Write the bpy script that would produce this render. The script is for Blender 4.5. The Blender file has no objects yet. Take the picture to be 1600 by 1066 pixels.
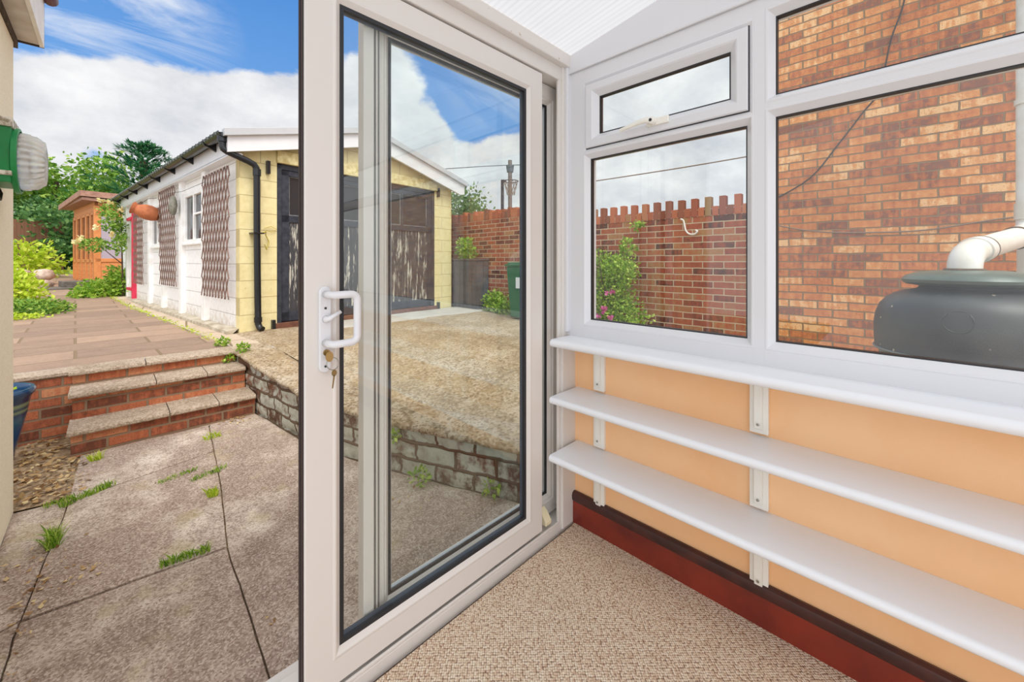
import bpy, bmesh, math, random
from mathutils import Vector, Matrix, noise
C = bpy.context.scene.collection
S = bpy.context.scene
rnd = random.Random(7)
# ---------------------------------------------------------------- camera, exposure
HEAD = math.radians(45.4)
cam = bpy.data.objects.new('camera', bpy.data.cameras.new('camera')); C.objects.link(cam)
cam.location = (0, 0, 1.25); cam.rotation_euler = (math.radians(90), 0, -HEAD)
cam.data.sensor_width = 36; cam.data.lens = 621/1600*36; cam.data.shift_y = -124/1600
cam.data.clip_start = .02; cam.data.clip_end = 400
S.camera = cam
S.view_settings.view_transform = 'Standard'; S.view_settings.look = 'None'
S.view_settings.gamma = 1; S.view_settings.use_curve_mapping = False
S.view_settings.exposure = 0.0
# ---------------------------------------------------------------- node helper
class NT:
    def __init__(s, tree): s.t = tree; s.n = tree.nodes; s.l = tree.links
    def add(s, typ, ins=None, **kw):
        nd = s.n.new(typ)
        for k, v in kw.items(): setattr(nd, k, v)
        for k, v in (ins or {}).items():
            if isinstance(v, bpy.types.NodeSocket): s.l.new(v, nd.inputs[k])
            else: nd.inputs[k].default_value = v
        return nd
    def math(s, op, a, b=0., c=None, clamp=False):
        ins = {0: a, 1: b}
        if c is not None: ins[2] = c
        nd = s.add('ShaderNodeMath', ins, operation=op); nd.use_clamp = clamp
        return nd.outputs[0]
    def noise(s, vec, scale, detail=4, rough=.55, dist=0.):
        return s.add('ShaderNodeTexNoise', {'Vector': vec, 'Scale': scale, 'Detail': detail, 'Roughness': rough, 'Distortion': dist}).outputs['Fac']
    def ramp(s, fac, stops, interp='LINEAR'):
        nd = s.add('ShaderNodeValToRGB', {0: fac}); cr = nd.color_ramp; cr.interpolation = interp
        while len(cr.elements) < len(stops): cr.elements.new(.5)
        for e, (p, c) in zip(cr.elements, stops):
            e.position = p; e.color = (c, c, c, 1) if isinstance(c, (int, float)) else (*c, 1)
        return nd.outputs[0]
    def step(s, fac, a, b):
        return s.add('ShaderNodeMapRange', {0: fac, 1: a, 2: b, 3: 0., 4: 1.}).outputs[0]
    def mix(s, f, a, b, mode='MIX'):
        nd = s.add('ShaderNodeMix', data_type='RGBA', blend_type=mode)
        for i, v in ((0, f), (6, a), (7, b)):
            if isinstance(v, bpy.types.NodeSocket): s.l.new(v, nd.inputs[i])
            elif i == 0: nd.inputs[0].default_value = v
            else: nd.inputs[i].default_value = (*v, 1) if len(v) == 3 else v
        return nd.outputs[2]
def lin(r, g, b):
    f = lambda c: (c/255/12.92 if c/255 <= .04045 else ((c/255+.055)/1.055)**2.4)
    return (f(r), f(g), f(b))
# ---------------------------------------------------------------- sky with clouds
W = bpy.data.worlds.new('sky'); S.world = W; W.use_nodes = True
w = NT(W.node_tree); w.n.clear()
tc = w.add('ShaderNodeTexCoord').outputs['Generated']
sep = w.add('ShaderNodeSeparateXYZ', {0: tc})
el = sep.outputs[2]
nz = w.math('ADD', w.math('MAXIMUM', el, 0.), .62)
pv = w.add('ShaderNodeVectorMath', {0: tc, 1: w.add('ShaderNodeCombineXYZ', {0: nz, 1: nz, 2: nz}).outputs[0]}, operation='DIVIDE').outputs[0]
n1 = w.noise(pv, 4.2, 10, .60, .2)
n2 = w.noise(pv, 7.0, 7, .6)
def blob(dx, dy, dz, r):
    v = Vector((dx, dy, dz)).normalized()
    d = w.add('ShaderNodeVectorMath', {0: tc, 1: tuple(v)}, operation='DISTANCE').outputs[1]
    return w.math('SUBTRACT', 1., w.step(d, 0., r))
def skydir(u, v):
    k = (u-800)/621
    return (math.sin(HEAD)+k*math.cos(HEAD), math.cos(HEAD)-k*math.sin(HEAD), (409-v)/621)
field = n1
for (u, v, r, amt) in ((410, 20, .22, -.62), (340, 40, .16, -.35), (250, -10, .22, -.34), (120, 0, .22, -.34), (60, 50, .12, -.20), (220, 40, .14, -.22), (520, 0, .22, -.40), (690, 110, .12, -.45), (760, 150, .12, -.5), (730, 190, .09, -.40), (830, 170, .12, -.35),
                       (150, 238, .06, -.38), (280, 165, .26, .26), (120, 150, .26, .28), (440, 170, .20, .42), (380, 130, .14, .22), (200, 120, .14, .12), (640, 230, .25, .25), (560, 130, .16, .25),
                       (800, 240, .08, .15), (180, 40, .16, .02), (1150, 200, .65, .45), (1500, 200, .7, .4)):
    field = w.math('ADD', field, w.math('MULTIPLY', blob(*skydir(u, v), r), amt))
field = w.math('ADD', field, w.math('MULTIPLY', w.step(el, .55, .8), .25))
field = w.math('ADD', field, w.math('MULTIPLY', w.step(w.math('ADD', w.math('MULTIPLY', sep.outputs[0], .712), w.math('MULTIPLY', sep.outputs[1], .702)), .1, -.3), .25))
cover = w.add('ShaderNodeMapRange', {0: field, 1: .39, 2: .53, 3: 0., 4: 1.}, interpolation_type='SMOOTHSTEP').outputs[0]
blue = w.ramp(el, [(0., lin(176, 208, 240)), (.22, lin(126, 178, 238)), (.6, lin(70, 136, 214))])
shade = w.step(w.math('ADD', w.math('MULTIPLY', n2, .6), w.math('MULTIPLY', n1, .4)), .33, .62)
cloud = w.mix(shade, lin(206, 210, 218), lin(252, 252, 253))
# thin streaky high cloud
cst = w.add('ShaderNodeMapping', {'Vector': pv, 'Rotation': (0, 0, .55), 'Scale': (1.2, 5.5, 1.)}).outputs[0]
cir = w.step(w.noise(cst, 3.0, 8, .62, .6), .42, .68)
cmask = w.math('MAXIMUM', w.math('MULTIPLY', blob(*skydir(130, 30), .22), 2.2), w.math('MULTIPLY', blob(*skydir(790, 120), .16), .9))
cir = w.math('MULTIPLY', cir, w.math('MINIMUM', cmask, 1.))
blue = w.mix(w.math('MULTIPLY', cir, .78), blue, (.86, .90, .97))
skyc = w.mix(cover, blue, cloud)
# unseen sky round the sun, high behind the camera, brightened as added fill light
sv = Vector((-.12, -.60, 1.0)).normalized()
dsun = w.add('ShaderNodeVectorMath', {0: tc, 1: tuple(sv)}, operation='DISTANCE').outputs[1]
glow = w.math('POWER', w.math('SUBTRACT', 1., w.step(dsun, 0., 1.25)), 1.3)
lowback = w.step(w.math('ADD', w.math('MULTIPLY', sep.outputs[0], .712), w.math('MULTIPLY', sep.outputs[1], .702)), -.1, -.6)  # unseen sky behind the camera, also brightened as fill
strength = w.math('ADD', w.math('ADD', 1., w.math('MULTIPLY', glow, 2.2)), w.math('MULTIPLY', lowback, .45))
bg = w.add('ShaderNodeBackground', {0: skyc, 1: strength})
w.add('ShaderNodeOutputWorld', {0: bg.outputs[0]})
# ---------------------------------------------------------------- sun, high over the house, softened by thin cloud
sd = bpy.data.lights.new('sun', 'SUN'); sun = bpy.data.objects.new('sun', sd); C.objects.link(sun)
sd.energy = 2.1; sd.angle = math.radians(25); sd.color = (1, .95, .86)
sun.rotation_euler = Vector((-.12, -.60, 1.0)).to_track_quat('Z', 'Y').to_euler()
# ---------------------------------------------------------------- materials
MATS = {}
def mat(name, col=(.8, .8, .8), rough=.5, metal=0., spec=.5, build=None):
    if name in MATS: return MATS[name]
    m = bpy.data.materials.new(name); m.use_nodes = True; t = NT(m.node_tree)
    b = t.n['Principled BSDF']
    b.inputs['Base Color'].default_value = (*col, 1); b.inputs['Roughness'].default_value = rough
    b.inputs['Metallic'].default_value = metal; b.inputs['Specular IOR Level'].default_value = spec
    if build: build(t, b)
    MATS[name] = m; return m
def objc(t): return t.add('ShaderNodeTexCoord').outputs['Object']
def bump(t, b, h, dist=.003, strength=.6):
    bp = t.add('ShaderNodeBump', {'Height': h, 'Distance': dist, 'Strength': strength}); t.l.new(bp.outputs[0], b.inputs['Normal'])
def setc(t, b, c): t.l.new(c, b.inputs['Base Color'])
def noisy(name, c1, c2, scale=8, rough=.7, bscale=60, bd=.001, metal=0, lo=.35, hi=.65, detail=5):
    def f(t, b):
        o = objc(t); n = t.noise(o, scale, detail)
        setc(t, b, t.ramp(n, [(lo, c1), (hi, c2)]))
        if bd: bump(t, b, t.noise(o, bscale, 3), bd)
    return mat(name, c1, rough, metal, build=f)
def swz(t, ax, sx=1., sy=1.):
    s_ = t.add('ShaderNodeSeparateXYZ', {0: objc(t)})
    i = {'X': 0, 'Y': 1, 'Z': 2}
    return t.add('ShaderNodeCombineXYZ', {0: s_.outputs[i[ax[0]]], 1: s_.outputs[i[ax[1]]], 2: 0.}).outputs[0]
def uvc(t): return t.add('ShaderNodeUVMap').outputs[0]
def brick(t, vec, bw=.225, rh=.075, mort=.009, off=.5, smooth=.3):
    return t.add('ShaderNodeTexBrick', {'Vector': vec, 'Color1': (0, 0, 0, 1), 'Color2': (1, 1, 1, 1), 'Mortar': (0, 0, 0, 1), 'Scale': 1., 'Mortar Size': mort,
        'Mortar Smooth': smooth, 'Bias': 0., 'Brick Width': bw, 'Row Height': rh}, offset=off, squash=1.)
def brickmat(name, ax, stops, mortc, mort=.007, bw=.225, rh=.075, streak=True, dirt=None, wob=.006, bd=.004):
    def f(t, b):
        v = swz(t, ax) if ax != 'UV' else uvc(t)
        o = objc(t)
        nv = t.add('ShaderNodeTexNoise', {'Vector': v, 'Scale': 9., 'Detail': 3.}).outputs['Color']
        nv = t.add('ShaderNodeVectorMath', {0: nv, 1: (.5, .5, .5)}, operation='SUBTRACT').outputs[0]
        nv = t.add('ShaderNodeVectorMath', {0: nv, 3: wob}, operation='SCALE').outputs[0]
        vv = t.add('ShaderNodeVectorMath', {0: v, 1: nv}, operation='ADD').outputs[0]
        br = brick(t, vv, bw, rh, mort)
        g = t.add('ShaderNodeSeparateColor', {0: br.outputs[0]}).outputs[0]
        n = t.noise(v, 22, 5)
        if streak:
            sv = t.add('ShaderNodeVectorMath', {0: v, 1: (1., .12, 1.)}, operation='MULTIPLY').outputs[0]
            st = t.noise(sv, 30, 3)
            g = t.math('ADD', g, t.math('MULTIPLY', t.math('SUBTRACT', st, .5), 1.))
        g = t.math('ADD', g, t.math('MULTIPLY', t.math('SUBTRACT', n, .5), .9))
        c = t.ramp(g, stops)
        c = t.mix(t.step(t.noise(v, 120, 2), .58, .75), c, [x*.55 for x in stops[0][1]])
        big = t.noise(v, .9, 3)
        c = t.mix(t.math('MULTIPLY', t.step(big, .45, .7), .35), c, t.mix(1., c, (.55, .5, .45), 'MULTIPLY'))
        c = t.mix(br.outputs[1], c, mortc)
        if dirt: c = dirt(t, c, v)
        setc(t, b, c)
        h = t.math('SUBTRACT', t.math('MULTIPLY', n, .35), br.outputs[1])
        bump(t, b, h, bd, .8)
    return mat(name, rough=.85, spec=.2, build=f)
UPVC = mat('upvc', lin(222, 216, 210), .28)
UPVCW = mat('upvc_window', lin(223, 223, 226), .25)
GASK = mat('gasket', (.015, .016, .02), .45)
ALU = mat('spacer', lin(190, 195, 200), .35, .6)
def stained(t, b):
    o = objc(t); c = t.mix(t.step(t.noise(o, 38, 4), .66, .74), lin(222, 216, 210), lin(176, 150, 112))
    setc(t, b, c)
STAIN = mat('stained_upvc', rough=.35, build=stained)
def glass(name, ior=1.5, tint=(.97, .99, .985)):
    m = bpy.data.materials.new(name); m.use_nodes = True; t = NT(m.node_tree); t.n.clear()
    tr = t.add('ShaderNodeBsdfTransparent', {0: (*tint, 1)}); gl = t.add('ShaderNodeBsdfGlossy', {0: (1, 1, 1, 1), 1: .005})
    fc = t.add('ShaderNodeLayerWeight', {0: .5}).outputs['Facing']          # 1 - |cos|
    fr = t.math('ADD', .042, t.math('MULTIPLY', t.math('POWER', fc, 5.), .955))
    mx = t.add('ShaderNodeMixShader', {0: fr, 1: tr.outputs[0], 2: gl.outputs[0]})
    t.add('ShaderNodeOutputMaterial', {0: mx.outputs[0]}); MATS[name] = m; return m
GLASS = glass('window_glass')
def poly():
    m = bpy.data.materials.new('polycarbonate'); m.use_nodes = True; t = NT(m.node_tree); t.n.clear()
    s_ = t.add('ShaderNodeSeparateXYZ', {0: objc(t)})
    sw = t.math('SINE', t.math('MULTIPLY', s_.outputs[0], 2*math.pi/.026))
    sw2 = t.math('SINE', t.math('MULTIPLY', s_.outputs[0], 2*math.pi/.11))
    nn = t.noise(t.add('ShaderNodeVectorMath', {0: objc(t), 1: (60., 1., 1.)}, operation='MULTIPLY').outputs[0], 1.2, 3)
    f = t.math('ADD', t.math('MULTIPLY', t.step(sw, -.2, .9), .15), t.math('MULTIPLY', t.step(nn, .45, .7), .12))
    c = t.mix(f, (.52, .52, .53), (.27, .28, .30))
    tl = t.add('ShaderNodeBsdfTranslucent', {0: c}); tr = t.add('ShaderNodeBsdfTransparent', {0: c}); df = t.add('ShaderNodeBsdfGlossy', {0: (.9, .9, .9, 1), 1: .3})
    a = t.add('ShaderNodeMixShader', {0: .06, 1: tl.outputs[0], 2: tr.outputs[0]}); b2 = t.add('ShaderNodeMixShader', {0: .05, 1: a.outputs[0], 2: df.outputs[0]})
    t.add('ShaderNodeOutputMaterial', {0: b2.outputs[0]}); return m
POLY = poly()
ORANGE = noisy('orange_plaster', lin(248, 194, 142), lin(252, 204, 156), 3, .8, 90, .0008)
def carpet(t, b):
    o = objc(t)
    r = t.add('ShaderNodeMapping', {0: o, 2: (0, 0, .78)}).outputs[0]
    s_ = t.add('ShaderNodeVectorMath', {0: r, 1: (142., 128., 1.)}, operation='MULTIPLY').outputs[0]
    v = t.add('ShaderNodeTexVoronoi', {'Vector': s_, 'Scale': 1., 'Randomness': .45}, voronoi_dimensions='2D')
    d = v.outputs['Distance']; g = t.add('ShaderNodeSeparateColor', {0: v.outputs['Color']}).outputs[0]
    c = t.ramp(g, [(0., lin(206, 176, 150)), (.35, lin(226, 204, 178)), (.7, lin(238, 222, 200)), (1., lin(214, 188, 162))])
    c = t.mix(t.step(d, .38, .70), c, lin(126, 94, 78))
    setc(t, b, c); bump(t, b, t.math('SUBTRACT', 1., d), .004, .8)
CARPET = mat('berber_carpet', rough=.95, spec=.1, build=carpet)
SKIRT = noisy('red_tile', lin(138, 50, 34), lin(104, 38, 32), 5, .28, 30, .0005)
SKTOP = noisy('dark_moulding', lin(80, 44, 38), lin(58, 34, 34), 12, .35, 60, .001)
SHELF = mat('shelf_white', lin(236, 238, 242), .3)
BRKT = mat('bracket_white', lin(240, 237, 228), .4)
def concrete(name, c1, c2, c3, dark, sc=1., spk=90, pale=.5, bd=.004, moss=None):
    def f(t, b):
        o = objc(t); n = t.noise(o, 2.2*sc, 6, .6); n2_ = t.noise(o, 9*sc, 6, .65)
        c = t.ramp(n2_, [(.3, c1), (.7, c2)])
        c = t.mix(t.math('MULTIPLY', t.math('MULTIPLY', t.step(n, .47, .62), t.step(n2_, .35, .6)), pale), c, c3)
        c = t.mix(t.math('MULTIPLY', t.step(t.noise(o, 1.1*sc, 5, .65), .52, .36), .45), c, dark)
        v = t.add('ShaderNodeTexVoronoi', {'Vector': o, 'Scale': float(spk)}); g = t.add('ShaderNodeSeparateColor', {0: v.outputs['Color']}).outputs[0]
        c = t.mix(t.math('MULTIPLY', t.step(g, .55, .95), .5), c, c3)
        c = t.mix(t.math('MULTIPLY', t.step(g, .45, .05), .65), c, dark)
        n4 = t.noise(o, 26*sc, 5, .6)
        c = t.mix(t.math('MULTIPLY', t.step(n4, .56, .68), .5), c, dark)
        if sc < 1:
            cv = t.add('ShaderNodeVectorMath', {0: o, 1: t.add('ShaderNodeVectorMath', {0: t.add('ShaderNodeTexNoise', {'Vector': o, 'Scale': 3., 'Detail': 5.}).outputs['Color'], 3: .25}, operation='SCALE').outputs[0]}, operation='ADD').outputs[0]
            ce = t.add('ShaderNodeTexVoronoi', {'Vector': cv, 'Scale': .75}, feature='DISTANCE_TO_EDGE', voronoi_dimensions='2D').outputs['Distance']
            c = t.mix(t.math('MULTIPLY', t.step(ce, .014, .004), .4), c, dark)
        if moss: c = t.mix(t.math('MULTIPLY', t.step(t.noise(o, 4.3, 5), .58, .7), moss[1]), c, moss[0])
        setc(t, b, c); bump(t, b, t.math('ADD', t.math('MULTIPLY', n4, .6), t.math('MULTIPLY', g, .4)), bd, .5)
    return mat(name, rough=.9, spec=.2, build=f)
PATIO = concrete('patio_concrete', lin(160, 139, 126), lin(184, 163, 148), lin(222, 208, 192), lin(120, 100, 86), 1., 170, .9, .003, (lin(176, 160, 118), .5))
DRIVE = concrete('drive_concrete', lin(156, 134, 104), lin(182, 160, 126), lin(196, 184, 168), lin(104, 86, 64), .8, 70, .6, .008, (lin(150, 130, 96), .6))
SLABM = concrete('step_slab', lin(168, 148, 130), lin(186, 166, 148), lin(204, 188, 168), lin(120, 104, 80), 1.3, 130, .4, .002, (lin(120, 112, 66), .25))
DIRTM = concrete('garden_soil', lin(146, 120, 92), lin(174, 148, 116), lin(206, 184, 150), lin(88, 68, 50), 2., 50, .5, .01)
def flags(name, c1, c2, c3, mc, bw, rh, rot=0.):
    def f(t, b):
        o = t.add('ShaderNodeMapping', {0: objc(t), 2: (0, 0, rot)}).outputs[0]
        br = brick(t, o, bw, rh, .012, .43)
        g = t.add('ShaderNodeSeparateColor', {0: br.outputs[0]}).outputs[0]
        n = t.noise(objc(t), 7, 6, .65); n3 = t.noise(objc(t), 40, 4, .6)
        g = t.math('ADD', t.math('MULTIPLY', g, .30), t.math('MULTIPLY', t.math('ADD', n, n3), .45))
        c = t.ramp(g, [(.2, c1), (.55, c2), (.9, c3)])
        c = t.mix(br.outputs[1], c, mc); setc(t, b, c)
        bump(t, b, t.math('SUBTRACT', n, br.outputs[1]), .006, .7)
    return mat(name, rough=.85, spec=.25, build=f)
FLAG = flags('flagstones', lin(124, 104, 92), lin(152, 128, 110), lin(180, 152, 130), lin(132, 112, 88), .93, .47, -.04)
PATHM = flags('path_flags', lin(160, 142, 126), lin(194, 174, 152), lin(216, 200, 180), lin(140, 120, 92), .62, .75, .106)
REDB = [(0., lin(96, 62, 50)), (.25, lin(168, 84, 56)), (.6, lin(196, 104, 66)), (.85, lin(208, 138, 92)), (1., lin(156, 108, 76))]
STEPBR = brickmat('step_brick', 'XZ', [(0., lin(112, 70, 54)), (.35, lin(170, 98, 70)), (.7, lin(190, 114, 80)), (1., lin(202, 142, 104))], lin(140, 116, 94), .009)
BOUND = brickmat('boundary_brick_face', 'YZ', [(0., lin(92, 62, 54)), (.3, lin(150, 80, 60)), (.7, lin(176, 96, 68)), (1., lin(170, 128, 88))], lin(196, 176, 150), .007, wob=.012, bd=.008)
HOUSEB = brickmat('house_brick', 'YZ', [(0., lin(140, 92, 74)), (.15, lin(176, 104, 68)), (.4, lin(204, 126, 76)), (.62, lin(216, 142, 86)), (.85, lin(226, 158, 100)), (1., lin(238, 190, 138))], lin(142, 116, 88), .007, wob=.016, bd=.010)
def oldw(t, b):
    v = uvc(t); o = objc(t)
    nv = t.add('ShaderNodeTexNoise', {'Vector': v, 'Scale': 7., 'Detail': 3.}).outputs['Color']
    nv = t.add('ShaderNodeVectorMath', {0: nv, 3: .035}, operation='SCALE').outputs[0]
    vv = t.add('ShaderNodeVectorMath', {0: v, 1: nv}, operation='ADD').outputs[0]
    br = brick(t, vv, .27, .11, .012, .5, .6); g = t.add('ShaderNodeSeparateColor', {0: br.outputs[0]}).outputs[0]
    n = t.noise(o, 14, 6, .65); n2_ = t.noise(o, 5, 4)
    base = t.ramp(t.math('ADD', g, t.math('MULTIPLY', t.math('SUBTRACT', n, .5), .8)), [(.1, lin(104, 76, 60)), (.5, lin(148, 96, 72)), (.9, lin(132, 118, 98))])
    paint = t.mix(t.step(n, .3, .7), lin(168, 170, 156), lin(206, 206, 194))
    yy = t.add('ShaderNodeSeparateXYZ', {0: o}).outputs[1]
    pm = t.step(t.math('SUBTRACT', t.math('ADD', t.math('MULTIPLY', n, .7), t.math('MULTIPLY', t.math('SUBTRACT', g, .5), .22)), t.math('MULTIPLY', t.step(yy, .6, 1.9), .13)), .19, .31)
    c = t.mix(pm, base, paint)
    z = t.add('ShaderNodeSeparateXYZ', {0: o}).outputs[2]
    c = t.mix(br.outputs[1], c, lin(112, 92, 74))
    low = t.step(t.math('ADD', z, t.math('MULTIPLY', n, .18)), .12, .02)
    c = t.mix(t.math('MULTIPLY', low, .8), c, t.mix(n2_, lin(78, 66, 50), lin(116, 104, 84)))
    c = t.mix(t.math('MULTIPLY', t.step(n2_, .55, .7), .5), c, lin(110, 88, 72))
    setc(t, b, c); bump(t, b, t.math('SUBTRACT', n, t.math('MULTIPLY', br.outputs[1], 1.)), .012, .9)
OLDW = mat('painted_old_brick', rough=.9, spec=.2, build=oldw)
RENDER = noisy('cream_render', lin(254, 248, 226), lin(244, 234, 206), 60, .9, 140, .004, lo=.3, hi=.75)
def blocks(t, b):
    v = swz(t, 'XZ'); br = brick(t, v, .45, .206, .006, .5, .4); n = t.noise(objc(t), 10, 6, .65)
    c = t.mix(t.step(n, .3, .7), lin(222, 206, 150), lin(238, 226, 176))
    c = t.mix(t.math('MULTIPLY', t.step(t.noise(objc(t), 24, 5, .7), .64, .72), .8), c, lin(150, 128, 82))
    c = t.mix(t.math('MULTIPLY', br.outputs[1], .6), c, lin(170, 150, 104)); setc(t, b, c)
    bump(t, b, t.math('SUBTRACT', t.math('MULTIPLY', n, .4), br.outputs[1]), .006, .6)
CREAM = mat('cream_blocks', rough=.85, build=blocks)
def panels(t, b):
    v = swz(t, 'YZ'); br = brick(t, v, 40., .205, .006, 0., .4); n = t.noise(objc(t), 12, 6, .65)
    z = t.add('ShaderNodeSeparateXYZ', {0: objc(t)}).outputs[2]
    c = t.mix(t.step(n, .3, .7), lin(252, 252, 252), lin(238, 236, 232))
    c = t.mix(t.math('MULTIPLY', t.step(t.math('ADD', z, n), .75, .45), .7), c, lin(186, 166, 140))
    c = t.mix(t.math('MULTIPLY', t.step(n, .66, .74), .5), c, lin(170, 152, 138))
    c = t.mix(t.math('MULTIPLY', br.outputs[1], .55), c, lin(150, 142, 136)); setc(t, b, c)
    bump(t, b, t.math('SUBTRACT', t.math('MULTIPLY', n, .4), br.outputs[1]), .006, .6)
WHITEP = mat('white_panels', rough=.75, build=panels)
WPAINT = noisy('white_timber', lin(252, 252, 252), lin(238, 236, 232), 7, .5, 80, .0008)
BARGE = noisy('white_barge', lin(232, 232, 234), lin(224, 224, 227), 3, .35, 80, 0)
GREYT = noisy('grey_trim', lin(196, 197, 200), lin(184, 186, 190), 3, .4, 80, 0)
def peel(t, b):
    v = swz(t, 'XZ'); s_ = t.add('ShaderNodeSeparateXYZ', {0: v})
    sv = t.add('ShaderNodeVectorMath', {0: v, 1: (2., .2, 1.)}, operation='MULTIPLY').outputs[0]
    n = t.noise(sv, 11, 6, .65); n2_ = t.noise(sv, 40, 5, .6)
    bl = t.math('FRACT', t.math('DIVIDE', s_.outputs[0], .11))
    gap = t.step(t.math('ABSOLUTE', t.math('SUBTRACT', bl, .5)), .44, .5)
    c = t.mix(n2_, lin(36, 38, 44), lin(78, 76, 80))
    lowf = t.step(s_.outputs[1], 1.55, 1.3)
    pm = t.math('MULTIPLY', t.step(t.math('ADD', t.math('MULTIPLY', n, .75), t.math('MULTIPLY', n2_, .3)), .555, .60), lowf)
    c = t.mix(pm, c, t.mix(n2_, lin(150, 146, 136), lin(222, 218, 204)))
    c = t.mix(t.math('MULTIPLY', gap, .9), c, (.01, .01, .012)); setc(t, b, c)
    bump(t, b, t.math('SUBTRACT', n2_, gap), .004, .5)
PEEL = mat('peeling_black_timber', rough=.6, build=peel)
BLKT = noisy('black_timber', lin(34, 40, 52), lin(58, 62, 72), 16, .5, 80, .001)
BLACK = mat('black_plastic', lin(26, 28, 32), .3)
DKGL = mat('dark_glass', lin(52, 54, 58), .12, spec=.5)
BROWNT = noisy('brown_timber', lin(120, 76, 56), lin(96, 60, 46), 14, .7, 60, .002)
TREL = noisy('trellis_timber', lin(152, 122, 110), lin(120, 98, 90), 25, .75, 90, .001)
PINK = noisy('pink_paint', lin(226, 58, 92), lin(206, 44, 78), 7, .5, 80, .0005)
TERRA = noisy('terracotta', lin(196, 118, 74), lin(170, 96, 62), 12, .75, 60, .001)
def glaze(t, b):
    z = t.add('ShaderNodeSeparateXYZ', {0: objc(t)}).outputs[2]; n = t.noise(objc(t), 6, 4)
    zz = t.math('ADD', z, t.math('MULTIPLY', n, .03))
    c = t.ramp(t.math('MULTIPLY', zz, 2.), [(0., lin(22, 44, 80)), (.3, lin(28, 70, 120)), (.5, lin(34, 84, 130)), (.62, lin(40, 96, 120)), (.72, lin(30, 60, 100)), (.76, lin(130, 150, 110)), (.79, lin(26, 56, 96)), (.84, lin(140, 160, 120)), (.87, lin(24, 52, 90)), (1., lin(30, 70, 110))])
    setc(t, b, c)
GLAZE = mat('blue_glaze', rough=.15, build=glaze)
def cedar(ax):
    def f(t, b):
        z = t.add('ShaderNodeSeparateXYZ', {0: objc(t)}).outputs[2]
        fr = t.math('FRACT', t.math('DIVIDE', z, .12)); gap = t.step(fr, .9, 1.)
        n = t.noise(t.add('ShaderNodeVectorMath', {0: objc(t), 1: (1., 1., 8.)}, operation='MULTIPLY').outputs[0], 6, 5)
        c = t.mix(t.step(n, .3, .7), lin(204, 126, 70), lin(222, 148, 88)); c = t.mix(t.math('MULTIPLY', gap, .8), c, lin(96, 50, 28)); setc(t, b, c)
        bump(t, b, t.math('SUBTRACT', 1., fr), .01, .6)
    return f
CEDAR = mat('cedar_shiplap', rough=.6, build=cedar('z'))
CEDARF = noisy('cedar_frame', lin(206, 128, 72), lin(220, 144, 84), 9, .55, 60, .001)
ROOFF = noisy('roof_felt', lin(150, 110, 96), lin(176, 134, 116), 12, .9, 60, .002)
def fencem(t, b):
    x = t.add('ShaderNodeSeparateXYZ', {0: objc(t)}).outputs[0]; fr = t.math('FRACT', t.math('DIVIDE', x, .1)); gap = t.step(fr, .85, 1.)
    c = t.mix(gap, lin(124, 82, 62), lin(70, 44, 34)); setc(t, b, c)
FENCE = mat('brown_fence', rough=.85, build=fencem)
STONE = noisy('dark_stone', lin(92, 84, 78), lin(116, 108, 98), 10, .8, 60, .003)
PSTONE = noisy('pink_stone', lin(218, 194, 176), lin(168, 146, 130), 7, .9, 30, .02)
def buttm(t, b):
    o = objc(t); n = t.noise(o, 5, 5); c = t.mix(n, lin(40, 43, 46), lin(66, 68, 70))
    c = t.mix(t.math('MULTIPLY', t.step(t.noise(o, 3, 6, .7), .55, .7), .35), c, lin(120, 112, 98))
    v = t.add('ShaderNodeTexVoronoi', {'Vector': o, 'Scale': 26.}); g = t.add('ShaderNodeSeparateColor', {0: v.outputs['Color']}).outputs[0]
    sp = t.math('MULTIPLY', t.step(v.outputs['Distance'], .16, .10), t.step(g, .80, .84))
    c = t.mix(sp, c, lin(190, 176, 150)); setc(t, b, c); bump(t, b, t.noise(o, 260, 3), .0008)
BUTT = mat('butt_plastic', rough=.45, build=buttm)
LIDM = noisy('lid_plastic', lin(72, 88, 82), lin(98, 110, 100), 4, .35, 200, .0008)
PIPEW = noisy('white_pipe', lin(238, 236, 232), lin(222, 216, 204), 9, .3, 60, 0)
RINGM = noisy('dirty_seal', lin(120, 92, 66), lin(80, 64, 50), 30, .7, 60, .001)
GREENP = mat('green_bin_plastic', lin(40, 106, 72), .4)
GREYP = noisy('grey_board', lin(72, 74, 80), lin(88, 90, 96), 6, .6, 60, .0008)
GREENM = noisy('green_enamel', lin(20, 150, 80), lin(16, 120, 66), 10, .4, 50, .0005, lo=.3, hi=.8)
SOFFIT = noisy('soffit_board', lin(206, 198, 188), lin(228, 224, 220), 8, .6, 60, .001)
DKWOOD = noisy('weathered_edge', lin(96, 82, 70), lin(60, 50, 44), 30, .9, 60, .003)
BRASS = mat('brass', lin(178, 150, 100), .35, .9)
STEELM = mat('steel', lin(160, 158, 150), .3, .95)
BARK = noisy('bark', lin(96, 78, 60), lin(70, 56, 44), 14, .9, 40, .01)
CORR = noisy('corrugated_sheet', lin(120, 140, 132), lin(170, 172, 166), 4, .8, 40, .003)
POLEM = noisy('weathered_pole', lin(120, 104, 98), lin(96, 84, 80), 10, .8, 30, .002)
CABLE = mat('cable_black', lin(52, 44, 40), .6)
GCABLE = mat('cable_grey', lin(128, 108, 92), .6)
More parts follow.
